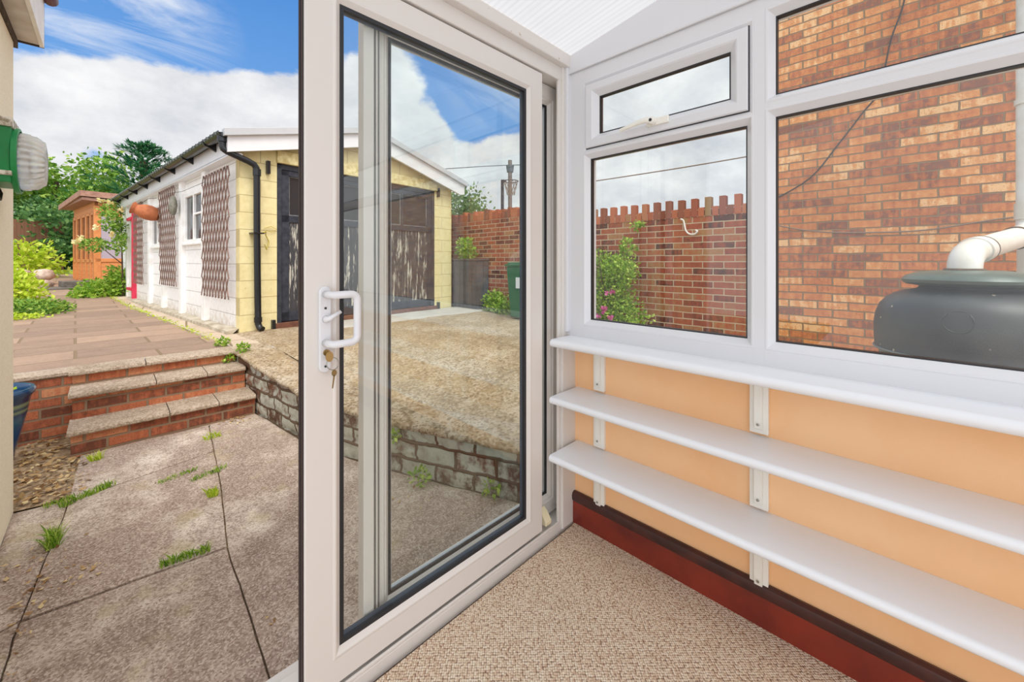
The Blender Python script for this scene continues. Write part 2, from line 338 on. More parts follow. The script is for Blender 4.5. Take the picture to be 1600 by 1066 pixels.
def leafm(name, stops, trans=.35, rough=.5):
    m = bpy.data.materials.new(name); m.use_nodes = True; t = NT(m.node_tree); b = t.n['Principled BSDF']
    g = t.add('ShaderNodeNewGeometry').outputs['Random Per Island']
    c = t.ramp(g, stops); t.l.new(c, b.inputs['Base Color']); b.inputs['Roughness'].default_value = rough; b.inputs['Specular IOR Level'].default_value = .3
    tl = t.add('ShaderNodeBsdfTranslucent', {0: c}); mx = t.add('ShaderNodeMixShader', {0: trans, 1: b.outputs[0], 2: tl.outputs[0]})
    t.l.new(mx.outputs[0], t.n['Material Output'].inputs[0]); MATS[name] = m; return m
LG1 = leafm('leaf_bright', [(0., lin(96, 140, 40)), (.5, lin(150, 190, 60)), (1., lin(206, 224, 110))])
LG2 = leafm('leaf_mid', [(0., lin(78, 120, 44)), (.5, lin(122, 166, 60)), (1., lin(182, 206, 96))])
LG3 = leafm('leaf_dark', [(0., lin(66, 104, 62)), (.6, lin(98, 140, 78)), (1., lin(140, 172, 104))])
LG4 = leafm('conifer', [(0., lin(40, 96, 72)), (.6, lin(70, 130, 86)), (1., lin(112, 160, 104))])
LG5 = leafm('leaf_yellow', [(0., lin(168, 196, 40)), (.6, lin(196, 216, 62)), (1., lin(224, 232, 110))])
DEADL = leafm('dead_leaf', [(0., lin(120, 84, 50)), (.5, lin(186, 150, 100)), (1., lin(222, 200, 150))], .1)
PETAL = leafm('pink_petal', [(0., lin(206, 60, 150)), (1., lin(236, 140, 196))], .3)
PETALY = leafm('cream_petal', [(0., lin(240, 214, 130)), (1., lin(250, 240, 200))], .3)
PETALP = leafm('plum_petal', [(0., lin(150, 70, 120)), (1., lin(206, 130, 170))], .3)
# ---------------------------------------------------------------- mesh helpers
def tag(o, label=None, cat=None, group=None, kind=None):
    if label: o['label'] = label
    if cat: o['category'] = cat
    if group: o['group'] = group
    if kind: o['kind'] = kind
    return o
class MB:
    def __init__(s, off=(0, 0, 0)): s.v = []; s.f = []; s.uv = None; s.off = Vector(off)
    def _a(s, vs, fs):
        n = len(s.v); s.v += [tuple(Vector(v)-s.off) for v in vs]; s.f += [tuple(i+n for i in f) for f in fs]; return s
    def box(s, x0, x1, y0, y1, z0, z1):
        x0, x1 = sorted((x0, x1)); y0, y1 = sorted((y0, y1)); z0, z1 = sorted((z0, z1))
        return s._a([(x0, y0, z0), (x1, y0, z0), (x1, y1, z0), (x0, y1, z0), (x0, y0, z1), (x1, y0, z1), (x1, y1, z1), (x0, y1, z1)],
                    [(0, 3, 2, 1), (4, 5, 6, 7), (0, 1, 5, 4), (1, 2, 6, 5), (2, 3, 7, 6), (3, 0, 4, 7)])
    def prism(s, poly, a, b, ax='x'):
        """poly: outline in the two other axes, extruded from a to b along ax"""
        f = {'x': lambda p, t: (t, p[0], p[1]), 'y': lambda p, t: (p[0], t, p[1]), 'z': lambda p, t: (p[0], p[1], t)}[ax]
        n = len(poly)
        s._a([f(p, a) for p in poly]+[f(p, b) for p in poly],
             [tuple(range(n)), tuple(range(2*n-1, n-1, -1))]+[(i, i+n, (i+1) % n+n, (i+1) % n) for i in range(n)])
        return s
    def tube(s, pts, r, seg=10, closed=False, radii=None):
        pts = [Vector(p) for p in pts]; n = len(pts); rings = []
        up = None
        for i, p in enumerate(pts):
            if closed: t = (pts[(i+1) % n]-pts[i-1])
            else: t = pts[min(i+1, n-1)]-pts[max(i-1, 0)]
            t.normalize()
            if up is None: up = t.orthogonal().normalized()
            up = (up-t*up.dot(t)); up = up.normalized() if up.length > 1e-6 else t.orthogonal().normalized()
            sd_ = t.cross(up); rr = radii[i] if radii else r
            rings.append([p+rr*(math.cos(2*math.pi*k/seg)*up+math.sin(2*math.pi*k/seg)*sd_) for k in range(seg)])
        vs = [v for rg in rings for v in rg]; fs = []
        m = n if closed else n-1
        for i in range(m):
            for k in range(seg):
                a = i*seg+k; b = i*seg+(k+1) % seg; j = (i+1) % n
                fs.append((a, b, j*seg+(k+1) % seg, j*seg+k))
        if not closed: fs += [tuple(range(seg-1, -1, -1)), tuple(range((n-1)*seg, n*seg))]
        return s._a(vs, fs)
    def lathe(s, prof, c=(0, 0, 0), seg=32, ax='z', m=None):
        """prof: (radius, height) pairs"""
        vs = []; fs = []
        for r, h in prof:
            for k in range(seg):
                a = 2*math.pi*k/seg; p = Vector((r*math.cos(a), r*math.sin(a), h))
                if ax == 'x': p = Vector((p.z, p.x, p.y))
                elif ax == 'y': p = Vector((p.x, p.z, p.y))
                if m: p = m @ p
                vs.append(p+Vector(c))
        for i in range(len(prof)-1):
            for k in range(seg):
                fs.append((i*seg+k, i*seg+(k+1) % seg, (i+1)*seg+(k+1) % seg, (i+1)*seg+k))
        if prof[0][0] > 1e-5: fs.append(tuple(range(seg-1, -1, -1)))
        if prof[-1][0] > 1e-5: fs.append(tuple(range((len(prof)-1)*seg, len(prof)*seg)))
        return s._a(vs, fs)
    def ring(s, a0, a1, b0, b1, prof, fn):
        """mitred rectangular frame: prof = (inset, depth) closed profile; fn(a, b, depth) -> point"""
        vs = []; n = len(prof)
        for ins, d in prof:
            for (a, b) in ((a0+ins, b0+ins), (a1-ins, b0+ins), (a1-ins, b1-ins), (a0+ins, b1-ins)): vs.append(fn(a, b, d))
        fs = []
        for i in range(n):
            j = (i+1) % n
            for k in range(4): fs.append((i*4+k, i*4+(k+1) % 4, j*4+(k+1) % 4, j*4+k))
        return s._a(vs, fs)
    def quad(s, a, b, c, d): return s._a([a, b, c, d], [(0, 1, 2, 3)])
    def build(s, name, m, parent=None, bevel=0, smooth=False, sub=0, weld=False):
        me = bpy.data.meshes.new(name); me.from_pydata(s.v, [], s.f)
        if s.uv:
            l = me.uv_layers.new(name='UVMap')
            for p in me.polygons:
                for li in p.loop_indices: l.data[li].uv = s.uv[me.loops[li].vertex_index]
        bm = bmesh.new(); bm.from_mesh(me)
        if weld: bmesh.ops.remove_doubles(bm, verts=bm.verts, dist=1e-5)
        if s.f and len(s.f) < 60000: bmesh.ops.recalc_face_normals(bm, faces=bm.faces)
        bm.to_mesh(me); bm.free()
        me.materials.append(m); o = bpy.data.objects.new(name, me); C.objects.link(o)
        if parent: o.parent = parent
        if bevel:
            md = o.modifiers.new('bevel', 'BEVEL'); md.width = bevel; md.segments = 2; md.limit_method = 'ANGLE'; md.angle_limit = math.radians(40)
        if sub:
            md = o.modifiers.new('sub', 'SUBSURF'); md.levels = sub; md.render_levels = sub
        if smooth:
            for p in me.polygons: p.use_smooth = True
            if smooth == 'auto':
                me.set_sharp_from_angle(angle=math.radians(35))
        return o
def empty(name, loc=(0, 0, 0), rz=0., label=None, cat=None, group=None, kind=None):
    o = bpy.data.objects.new(name, None); C.objects.link(o); o.location = loc; o.rotation_euler = (0, 0, rz); o.empty_display_size = .1
    return tag(o, label, cat, group, kind)
def children(o): return [x for x in C.objects if x.parent == o]
def copy_tree(o, parent=None):
    c = o.copy(); C.objects.link(c); c.parent = parent
    for ch in children(o): copy_tree(ch, c)
    return c
def arc(c, r, a0, a1, n, fn=lambda x, y: (x, y)):
    return [fn(c[0]+r*math.cos(a0+(a1-a0)*i/n), c[1]+r*math.sin(a0+(a1-a0)*i/n)) for i in range(n+1)]
def leaves(mb, blobs, n, size, rn, flat=0., shell=.55, aspect=.6):
    """leaf blades scattered through ellipsoids (cx,cy,cz,rx,ry,rz)"""
    vols = [b[3]*b[4]*b[5] for b in blobs]; tot = sum(v**.67 for v in vols)
    for b, vol in zip(blobs, vols):
        for _ in range(int(n*vol**.67/tot)):
            d = Vector((rn.gauss(0, 1), rn.gauss(0, 1), rn.gauss(0, 1))).normalized()
            r = shell+(1-shell)*rn.random()
            nn = 1+.35*noise.noise(Vector((d.x*2.2+b[0], d.y*2.2+b[1], d.z*2.2)))
            p = Vector((b[0]+d.x*b[3]*r*nn, b[1]+d.y*b[4]*r*nn, b[2]+d.z*b[5]*r*nn))
            leaf(mb, p, size*rn.uniform(.6, 1.3), rn, aspect, flat, d)
def leaf(mb, p, sz, rn, aspect=.6, flat=0., out=None):
    a = Vector((rn.gauss(0, 1), rn.gauss(0, 1), rn.gauss(0, 1)*(1-flat)))
    if out is not None: a += out*.8
    a.normalize(); b = a.cross(Vector((rn.gauss(0, 1), rn.gauss(0, 1), rn.gauss(0, 1)+flat*3))).normalized(); c = a.cross(b)
    w_ = sz*aspect*.5
    mb._a([p, p+a*sz*.5+b*w_+c*w_*.3, p+a*sz, p+a*sz*.5-b*w_+c*w_*.3], [(0, 1, 2), (0, 2, 3)])
# ================================================================ INTERIOR
X0, Y0 = 1.564, 1.144
fl = MB().box(-.66, 1.60, -2.6, 1.12, -.12, 0).build('floor', CARPET); tag(fl, kind='structure')
# ceiling: sloping translucent sheet rising away from the door
def cz(y): return 2.214+(1.10-y)*.159
cm = MB()
cm._a([(-.7, 1.22, cz(1.22)), (1.62, 1.22, cz(1.22)), (1.62, -2.6, cz(-2.6)), (-.7, -2.6, cz(-2.6)),
       (-.7, 1.22, cz(1.22)+.016), (1.62, 1.22, cz(1.22)+.016), (1.62, -2.6, cz(-2.6)+.016), (-.7, -2.6, cz(-2.6)+.016)],
      [(0, 1, 2, 3)])
tag(cm.build('ceiling', POLY), kind='structure')
# right hand wall under the window
tag(MB().box(1.583, 1.70, -2.6, 1.15, -.1, .885).build('wall_right', ORANGE), kind='structure')
bb = MB().prism([(1.583, 0), (1.583, .145), (1.562, .145), (1.560, .112), (1.566, .108), (1.566, 0)], -2.6, 1.15, 'y')
bb.v = [(x, y, z) for x, y, z in bb.v]
bbr = MB().box(1.564, 1.5835, -2.6, 1.142, 0, .105).build('baseboard_right', SKIRT); tag(bbr, kind='structure')
top = MB()
top.prism([(1.5835, .103), (1.5835, .147), (1.573, .150), (1.560, .143), (1.556, .130), (1.558, .112), (1.564, .103)], -2.6, 1.142, 'y')
top.build('moulding', SKTOP, bbr, smooth='auto')
# ---------- right window
WX = 1.52                     # room face of the window frame
wfn = lambda a, b, d: (WX-d, a, b)
win = empty('window_1', (0, 0, 0), kind='structure')
YR = -2.5
# solid frame members with sloped beads
def bead(ins=.0, w_=.018): return [(0, -.07), (0, 0), (.0, .0), (w_*.25, .0), (w_, -.022), (w_, -.07)]
fr = MB()
def member(mb, y0, y1, z0, z1, x0=WX, x1=WX+.07): mb.box(x0, x1, y0, y1, z0, z1)
ya = 1.142
member(fr, ya, 1.044, .905, 2.14, WX-.0006)
member(fr, .358, .327, .905, 2.14, WX-.0008)
member(fr, YR, .327, .905, .959); member(fr, .358, 1.044, .905, .959)
member(fr, YR, .327, 2.086, 2.14); member(fr, .358, 1.044, 2.066, 2.14)
member(fr, YR, .327, 1.754, 1.774)
member(fr, YR, YR+.05, .905, 2.14)
fr.build('window_frame', UPVCW, win)
bd = MB()
BP = [(-.001, -.068), (-.001, .0), (.003, .0015), (.008, .001), (.026, -.024), (.026, -.068)]
lights = {'a': (.358, 1.044, .959, 1.745), 'c': (YR+.05, .327, .959, 1.754), 'd': (YR+.05, .327, 1.774, 2.086)}
for k, (a0, a1, b0, b1) in lights.items(): bd.ring(a0, a1, b0, b1, BP, wfn)
bd.ring(.3585, 1.0435, 1.7455, 2.0655, [(-.001, -.068), (-.001, 0), (.004, .001), (.020, -.010), (.020, -.068)], wfn)
bd.build('glazing_bead', UPVCW, win)
gk = MB(); GP = [(.023, -.025), (.023, -.046), (.030, -.046), (.030, -.025)]
for k, (a0, a1, b0, b1) in lights.items(): gk.ring(a0, a1, b0, b1, GP, wfn)
gk.build('gasket', GASK, win)
for k, (a0, a1, b0, b1) in lights.items():
    MB().box(WX+.036, WX+.040, a0+.025, a1-.025, b0+.025, b1-.025).build('pane', GLASS, win)
# opening top light
sa = MB()
sw = (.376, 1.026, 1.763, 2.048)
SP = [(0, -.05), (0, .004), (.003, .008), (.032, .008), (.038, .004), (.058, -.018), (.058, -.05)]
sa.ring(*sw, SP, wfn)
sash = sa.build('opening_sash', UPVCW, win)
MB().ring(*sw, [(-.0035, -.05), (-.0035, -.004), (.001, -.004), (.001, -.05)], wfn).build('sash_seal', GASK, sash)
g2 = MB().ring(*sw, [(.054, -.019), (.054, -.038), (.063, -.038), (.063, -.019)], wfn).build('gasket', GASK, sash)
MB().box(WX+.028, WX+.032, sw[0]+.056, sw[1]-.056, sw[2]+.056, sw[3]-.056).build('pane', GLASS, sash)
h = MB()
hx, hy, hz_ = WX-.006, .700, 1.800
h.box(hx-.012, hx, hy-.058, hy+.030, hz_-.014, hz_+.014)
h.lathe([(.014, 0), (.015, .02), (.013, .028), (0, .029)], (hx-.012, hy, hz_), 16, 'x', Matrix.Diagonal((-1, 1, 1)).to_3x3())
h.tube([(hx-.028, hy, hz_), (hx-.038, hy+.02, hz_+.004), (hx-.042, hy+.045, hz_+.001), (hx-.042, hy+.13, hz_-.012)], .009, 10, radii=[.013, .012, .010, .007])
hd = h.build('handle', BRKT, sash, bevel=.003, smooth='auto')
MB().lathe([(.006, 0), (.006, .003), (0, .0031)], (hx-.041, hy, hz_), 12, 'x', Matrix.Diagonal((-1, 1, 1)).to_3x3()).build('key_hole', mat('dark_steel', (.05, .05, .05), .3, .8), hd)
# gable infill over the window, top edge follows the roof
inf = MB().prism([(1.15, 2.13), (-2.6, 2.13), (-2.6, cz(-2.6)), (1.15, cz(1.15))], WX-.008, WX+.07, 'x')
tag(inf.build('trim_1', UPVCW, bevel=.003), kind='structure')
tag(MB().prism([(1.135, 2.125), (-2.5, 2.125), (-2.5, 2.14), (1.135, 2.14)], WX-.014, WX-.004, 'x').build('trim_4', UPVCW, bevel=.003), kind='structure')
# ---------- shelves: the sill board and two below
def nose(x0, x1, zt, th):
    r = th/2
    pts = [(x1, zt-th), (x1, zt)]+[(x0+r+r*math.cos(a)*1.0, zt-r+r*math.sin(a)) for a in [math.pi/2+math.pi*i/8 for i in range(9)]]
    return pts
root = empty('window_shelves', (1.58, 1.1, 0), label='white window shelving unit, three long rounded boards along the peach wall', cat='shelves')
for i, (zt, xf, xb) in enumerate(((.905, 1.372, 1.545), (.650, 1.368, 1.5825), (.393, 1.364, 1.5825))):
    m = MB(root.location); m.prism(nose(xf, xb, zt, .031 if i else .034), -2.5, 1.118, 'y')
    m.build('shelf_board', SHELF, root, smooth='auto')
for yc_ in (.990, .355):
    for (zt, zb) in ((.871, .660), (.619, .402), (.362, .125)):
        m = MB(root.location); m.box(1.566, 1.583, yc_-.028, yc_+.028, zb, zt); s_ = m.build('wall_batten', BRKT, root, bevel=.002)
        b = MB(root.location)
        b.prism([(1.566, zt), (1.555, zt), (1.553, zb+.045), (1.558, zb+.018), (1.566, zb+.014)], yc_-.012, yc_+.012, 'y')
        b.prism([(1.566, zt), (1.42, zt), (1.42, zt-.006), (1.545, zt-.012), (1.557, zt-.05), (1.566, zt-.12)], yc_-.004, yc_+.004, 'y')
        br_ = b.build('bracket', BRKT, s_, bevel=.001)
        MB(root.location).lathe([(.0045, 0), (.0045, .002), (0, .003)], (1.5535, yc_, zb+.034), 10, 'x', Matrix.Diagonal((-1, 1, 1)).to_3x3()).build('screw', STEELM, br_)
# ---------- door wall: outer frame
dfn = lambda a, b, d: (a, Y0-d, b)
door = empty('door_1', (0, 0, 0), kind='structure')
df = MB()
XL = -.36
df.box(1.465, 1.60, Y0-.002, Y0+.012, 0, 2.16).box(1.574, 1.60, Y0+.012, Y0+.14, 0, 2.16)        # right jamb: front lip, channel, back
df.box(1.485, 1.60, Y0-.012, Y0+.01, .0, 2.16)
df.box(XL, 1.60, Y0-.004, Y0+.15, 2.095, 2.16)        # head
df.box(XL, XL+.06, Y0, Y0+.14, 0, 2.10)
df.build('door_frame', UPVC, door, bevel=.004)
ds = MB(); ds.box(XL, 1.60, Y0-.004, Y0+.15, -.02, .030); ds.box(XL, 1.47, Y0+.052, Y0+.058, .03, .048); ds.box(XL, 1.47, Y0-.004, Y0+.004, .03, .042); ds.box(XL, 1.60, Y0+.15, Y0+.20, -.05, .01)
ds.build('door_sill', UPVC, door, bevel=.003)
tag(MB().box(XL, 1.535, Y0-.035, Y0+.16, 2.158, 2.222).build('trim_2', STAIN, bevel=.004), kind='structure')
tag(MB().box(1.500, 1.56, Y0-.028, Y0-.008, .92, 2.16).build('trim_3', UPVCW, bevel=.006), kind='structure')
# fixed panel (outer track)
fp = MB(); FX = (.570, 1.572, .045, 2.090)
ffn = lambda a, b, d: (a, Y0+.066-d, b)
fp.ring(*FX, [(0, -.055), (0, 0), (.060, 0), (.066, -.006), (.072, -.006), (.088, -.022), (.088, -.055)], ffn)
fpo = fp.build('fixed_panel', UPVC, door)
MB().ring(*FX, [(.084, -.020), (.084, -.032), (.096, -.032), (.096, -.020)], ffn).build('gasket', GASK, fpo)
MB().ring(*FX, [(.084, -.026), (.084, -.034), (.101, -.034), (.101, -.026)], ffn).build('spacer_bar', ALU, fpo)
MB().box(FX[0]+.085, FX[1]-.085, Y0+.094, Y0+.098, FX[2]+.085, FX[3]-.085).build('pane', GLASS, fpo)
# meeting strips on the stile of the fixed panel
MB().box(.553, .588, Y0+.046, Y0+.068, .048, 2.088).build('interlock', UPVC, fpo, bevel=.003)
MB().box(.588, .612, Y0+.060, Y0+.0665, .048, 2.088).build('brush_strip', mat('grey_strip', lin(120, 118, 116), .6), fpo)
MB().box(.598, .603, Y0+.054, Y0+.0605, .048, 2.088).build('brush_strip', UPVC, fpo)
# sliding leaf (inner track), slid open over the fixed panel
LX = (.368, 1.354, .050, 2.088)
lf = MB()
lf.ring(*LX, [(0, -.044), (0, -.004), (.004, 0), (.074, 0), (.079, .002), (.083, .002), (.099, -.012), (.099, -.044)], dfn)
leaf_o = lf.build('sliding_leaf', UPVC, door)
MB().ring(*LX, [(.095, -.010), (.095, -.022), (.109, -.022), (.109, -.010)], dfn).build('gasket', GASK, leaf_o)
MB().ring(*LX, [(.096, -.021), (.096, -.038), (.1085, -.038), (.1085, -.021)], dfn).build('spacer_bar', mat('blue_grey_seal', lin(74, 82, 96), .4), leaf_o)
MB().box(LX[0]+.096, LX[1]-.096, Y0+.020, Y0+.024, LX[2]+.096, LX[3]-.096).build('pane', GLASS, leaf_o)
MB().box(LX[0]-.004, LX[0]+.0005, Y0+.006, Y0+.016, .05, 2.088).box(LX[0]-.004, LX[0]+.0005, Y0+.026, Y0+.036, .05, 2.088).build('edge_seal', mat('dark_seal', lin(56, 44, 44), .6), leaf_o)
# handle: back plate, pull, thumb lever, lock cylinder
hm = MB()
px0, px1, pz0, pz1 = .402, .434, .945, 1.182
pl = [(px0+.016+.016*math.cos(a), pz1-.016+.016*math.sin(a)) for a in [math.pi*i/8 for i in range(9)]]+[(px0+.016+.016*math.cos(a), pz0+.016+.016*math.sin(a)) for a in [math.pi+math.pi*i/8 for i in range(9)]]
hm.prism(pl, Y0-.012, Y0, 'y')
hp = hm.build('handle_plate', UPVCW, leaf_o, bevel=.003)
pts = [(.418, Y0-.012, 1.160), (.418, Y0-.045, 1.160), (.424, Y0-.055, 1.160), (.470, Y0-.055, 1.160)]
pts += [(.470+.018*math.sin(a), Y0-.055, 1.142+.018*math.cos(a)) for a in [math.pi/2*i/5 for i in range(1, 6)]]
pts += [(.488, Y0-.055, 1.10), (.488, Y0-.055, 1.045)]
pts += [(.470+.018*math.cos(a), Y0-.055, 1.045-.018*math.sin(a)) for a in [math.pi/2*i/5 for i in range(1, 6)]]
pts += [(.424, Y0-.055, 1.027), (.418, Y0-.045, 1.027), (.418, Y0-.012, 1.027)]
MB().tube(pts, .0105, 12).build('pull_handle', UPVCW, hp, smooth=True)
MB().tube([(.418, Y0-.012, 1.092), (.418, Y0-.022, 1.092), (.422, Y0-.028, 1.094), (.452, Y0-.032, 1.112)], .006, 10, radii=[.010, .009, .007, .005]).build('thumb_lever', UPVCW, hp, smooth=True)
MB().lathe([(.009, 0), (.009, .006), (0, .0062)], (.420, Y0-.012, 1.000), 16, 'y', Matrix.Diagonal((1, -1, 1)).to_3x3()).build('lock_cylinder', BRASS, hp)
sc_ = MB()
for z in (1.122, .962): sc_.lathe([(.0035, 0), (.0035, .001), (0, .0012)], (.418, Y0-.012, z), 10, 'y', Matrix.Diagonal((1, -1, 1)).to_3x3())
sc_.build('screw', mat('screw_dark', (.03, .03, .03), .4), hp)
# keys
kr = empty('key_ring', (.420, Y0-.03, 1.0), label='bunch of small brass keys on a steel ring hanging from the patio door lock', cat='keys')
o3 = Vector(kr.location)
kb = MB(o3)
for i, (cx, cz_, tw) in enumerate(((.420, .992, 0),)):
    kb.prism([(cx+.010*math.cos(a), cz_+.014*math.sin(a)) for a in [2*math.pi*i2/14 for i2 in range(14)]], Y0-.036, Y0-.033, 'y')
    kb.box(cx-.003, cx+.003, Y0-.034, Y0-.017, .996, 1.004)
kb.build('key', BRASS, kr)
MB(o3).tube([(.428+.016*math.cos(a), Y0-.036+.004*math.sin(a), .972+.016*math.sin(a)) for a in [2*math.pi*i/20 for i in range(20)]], .0012, 6, closed=True).build('split_ring', STEELM, kr, smooth=True)
k2 = MB(o3)
k2.prism([(.432+.007*math.cos(a), .946+.009*math.sin(a)) for a in [2*math.pi*i/12 for i in range(12)]], Y0-.037, Y0-.035, 'y')
k2.prism([(.430, .940), (.434, .940), (.429, .905), (.426, .905)], Y0-.037, Y0-.035, 'y'); k2.build('key', mat('key_brass_dark', lin(150, 130, 90), .35, .9), kr)
# door stop wedge in the track
wd = MB().prism([(Y0+.006, .05), (Y0+.05, .05), (Y0+.05, .115), (Y0+.03, .10), (Y0+.006, .068)], 1.385, 1.425, 'x').build('door_stop', mat('cream_plastic', lin(236, 226, 190), .4), bevel=.004)
tag(wd, 'small cream plastic stop sitting in the door track at the frame corner', 'door stop')
# ================================================================ PATIO
ZP = -.08
tag(MB().box(-8, 5.5, 1.16, 7.0, -.30, -.105).build('ground', DIRTM), kind='structure')
jr = [(.575, 4.06), (.560, 3.905), (.465, 2.88), (.387, 2.245), (.362, 1.423), (.355, 1.17)]
def jx(y):
    for (xa, ya_), (xb, yb_) in zip(jr, jr[1:]):
        if yb_ <= y <= ya_: return xa+(xb-xa)*(y-ya_)/(yb_-ya_)
    return jr[-1][0]
jl = [(-.14, 4.06), (-.16, 3.25), (-.21, 2.608), (-.236, 2.281), (-.26, 1.17)]
def jlx(y):
    for (xa, ya_), (xb, yb_) in zip(jl, jl[1:]):
        if yb_ <= y <= ya_: return xa+(xb-xa)*(y-ya_)/(yb_-ya_)
    return jl[-1][0]
WP = [(1.66, 1.15), (1.605, 1.50), (1.44, 1.90), (1.285, 2.29), (1.155, 2.66), (1.01, 3.2), (.945, 3.8), (.905, 4.06), (.885, 4.30), (.86, 4.55), (.84, 4.72)]
def wx(y):
    if y <= WP[0][1]: return 1.68
    for (xa, ya_), (xb, yb_) in zip(WP, WP[1:]):
        if ya_ <= y <= yb_: return xa+(xb-xa)*(y-ya_)/(yb_-ya_)
    return .84
pm = MB()
def slab(fl_, fr_, y0a, y0b, y1a, y1b, n=14, dz=0.):
    """slab between two side curves; the near edge runs y0a..y0b and the far edge y1a..y1b, finely gridded with a worn surface"""
    vs = []; fs = []; m_ = n
    for i in range(n+1):
        for j in range(m_+1):
            s = j/m_; y = (y0a+(y0b-y0a)*s)*(1-i/n)+(y1a+(y1b-y1a)*s)*(i/n)
            xa, xb = fl_(y)+.0035, fr_(y)-.0035; x = xa+(xb-xa)*s
            e = min(i, n-i, j, m_-j)
            jit = (.004*noise.noise(Vector((x*9, y*9, 1.))) if e == 0 else 0)
            z = ZP+dz+.004*noise.noise(Vector((x*3, y*3, 0)))+(-.006 if e == 0 else 0)
            vs.append((x+jit, y+jit, z))
    for i in range(n):
        for j in range(m_): a = i*(m_+1)+j; fs.append((a, a+1, a+m_+2, a+m_+1))
    edge = [j for j in range(m_+1)]+[i*(m_+1)+m_ for i in range(1, n+1)]+[n*(m_+1)+j for j in range(m_-1, -1, -1)]+[i*(m_+1) for i in range(n-1, 0, -1)]
    k0 = len(vs); vs += [(vs[e][0], vs[e][1], ZP-.03) for e in edge]
    for q in range(len(edge)): r = (q+1) % len(edge); fs.append((edge[q], edge[r], k0+r, k0+q))
    pm._a(vs, fs)
hx_ = lambda y: -.362
slab(jlx, jx, 1.17, 1.17, 2.325, 2.25)
slab(jlx, jx, 2.337, 2.262, 3.30, 3.45, dz=.002)
slab(jlx, jx, 3.314, 3.464, 4.04, 4.055)
slab(jx, wx, 1.17, 1.17, 4.055, 4.075, 40, dz=-.001)
slab(hx_, jlx, 1.17, 1.17, 2.28, 2.34, dz=-.004)
slab(hx_, jlx, 2.295, 2.355, 3.38, 3.34, dz=-.006)
tag(pm.build('patio_paving', PATIO, smooth='auto'), kind='structure')
# soil corner left of the steps
sm_ = MB(); n = 16
vs = [(-1.6+1.42*i/n, 3.39+1.18*j/n, ZP-.012+.02*noise.noise(Vector((i*.7, j*.7, 3)))) for j in range(n+1) for i in range(n+1)]
sm_._a(vs, [(j*(n+1)+i, j*(n+1)+i+1, (j+1)*(n+1)+i+1, (j+1)*(n+1)+i) for j in range(n) for i in range(n)])
tag(sm_.build('ground_soil', DIRTM, smooth=True), kind='structure')
# ---------- steps
st = empty('garden_steps', (.33, 4.1, ZP), label='brick garden steps with worn stone slab treads beside the old painted wall', cat='steps')
so = Vector(st.location)
lvl = [(4.045, 4.36, .045, .088), (4.315, 4.62, .238, .282), (4.575, 4.80, .355, .40)]
xs = (-.195, -.20, -.21); xe = (.905, .885, .862)
def riser(i, y0, y1, z0, z1):
    m = MB(so); m.box(xs[i]+.01, xe[i]-.002, y0, y1, z0, z1); m.build('riser', STEPBR, st, bevel=.004)
riser(0, 4.06, 4.70, ZP-.02, .057); riser(1, 4.332, 4.72, .057, .251); riser(2, 4.592, 4.74, .251, .367)
def tread(i, y0, y1, z0, z1, cuts):
    for xa, xb in zip(cuts, cuts[1:]):
        m = MB(so); nn = 12; vs = []; fs = []
        xa += .003; xb -= .003
        for k in range(nn+1):
            x = xa+(xb-xa)*k/nn; w1 = .006*noise.noise(Vector((x*7, i*3., 0))); w2 = .003*noise.noise(Vector((x*9, i*5., 4)))
            z0b = z0+.010; vs += [(x, y0+w1, z0b), (x, y0+w1-.003, z0b+.008), (x, y0+w1, z1-.010+w2), (x, y0+w1+.010, z1+w2), (x, y1, z1+.002), (x, y1, z0b)]
        for k in range(nn):
            for q in range(6): r = (q+1) % 6; fs.append((k*6+q, k*6+r, (k+1)*6+r, (k+1)*6+q))
        fs += [tuple(range(5, -1, -1)), tuple(nn*6+q for q in range(6))]
        m._a(vs, fs); m.build('tread', SLABM, st)
tread(0, 4.030, 4.345, .047, .090, (-.205, .33, .64, .905)); tread(1, 4.300, 4.61, .242, .286, (-.212, .27, .60, .885)); tread(2, 4.560, 4.80, .358, .401, (-.222, .22, .862))
# ---------- brick retaining wall left of the steps, with its cap
lw = empty('brick_retaining_wall', (-1.6, 4.62, ZP), label='low red brick retaining wall left of the garden steps behind the blue pot', cat='wall')
lo = Vector(lw.location)
MB(lo).box(-3.4, -.188, 4.60, 4.78, ZP-.03, .372).build('brickwork', STEPBR, lw)
cp = MB(lo)
for xa, xb in ((-3.4, -2.4), (-2.395, -1.6), (-1.595, -.9), (-.895, -.215)): cp.box(xa, xb, 4.585, 4.80, .372, .40)
cp.build('coping', SLABM, lw, bevel=.005)
# ---------- old painted retaining wall and its earth-coloured capping
def wtop(y):
    pts_ = [(1.1, .22), (1.6, .225), (2.3, .235), (2.8, .255), (3.3, .285), (3.8, .32), (4.3, .375), (4.7, .405), (6, .41)]
    if y <= pts_[0][0]: return pts_[0][1]
    for (a, za), (b_, zb) in zip(pts_, pts_[1:]):
        if a <= y <= b_: return za+(zb-za)*(y-a)/(b_-a)
    return .41
path = []
for (xa, ya_), (xb, yb_) in zip(WP, WP[1:]):
    k = max(2, int((yb_-ya_)/.035))
    for i in range(k): path.append((xa+(xb-xa)*i/k, ya_+(yb_-ya_)*i/k))
path.append(WP[-1])
rw = empty('old_retaining_wall', (1.2, 2.5, ZP), label='crumbling retaining wall with flaking white paint running beside the concrete patio', cat='wall')
ro = Vector(rw.location)
m = MB(ro); NV = 16; vs = []; uv = []; fs = []; sl = 0; prev = None
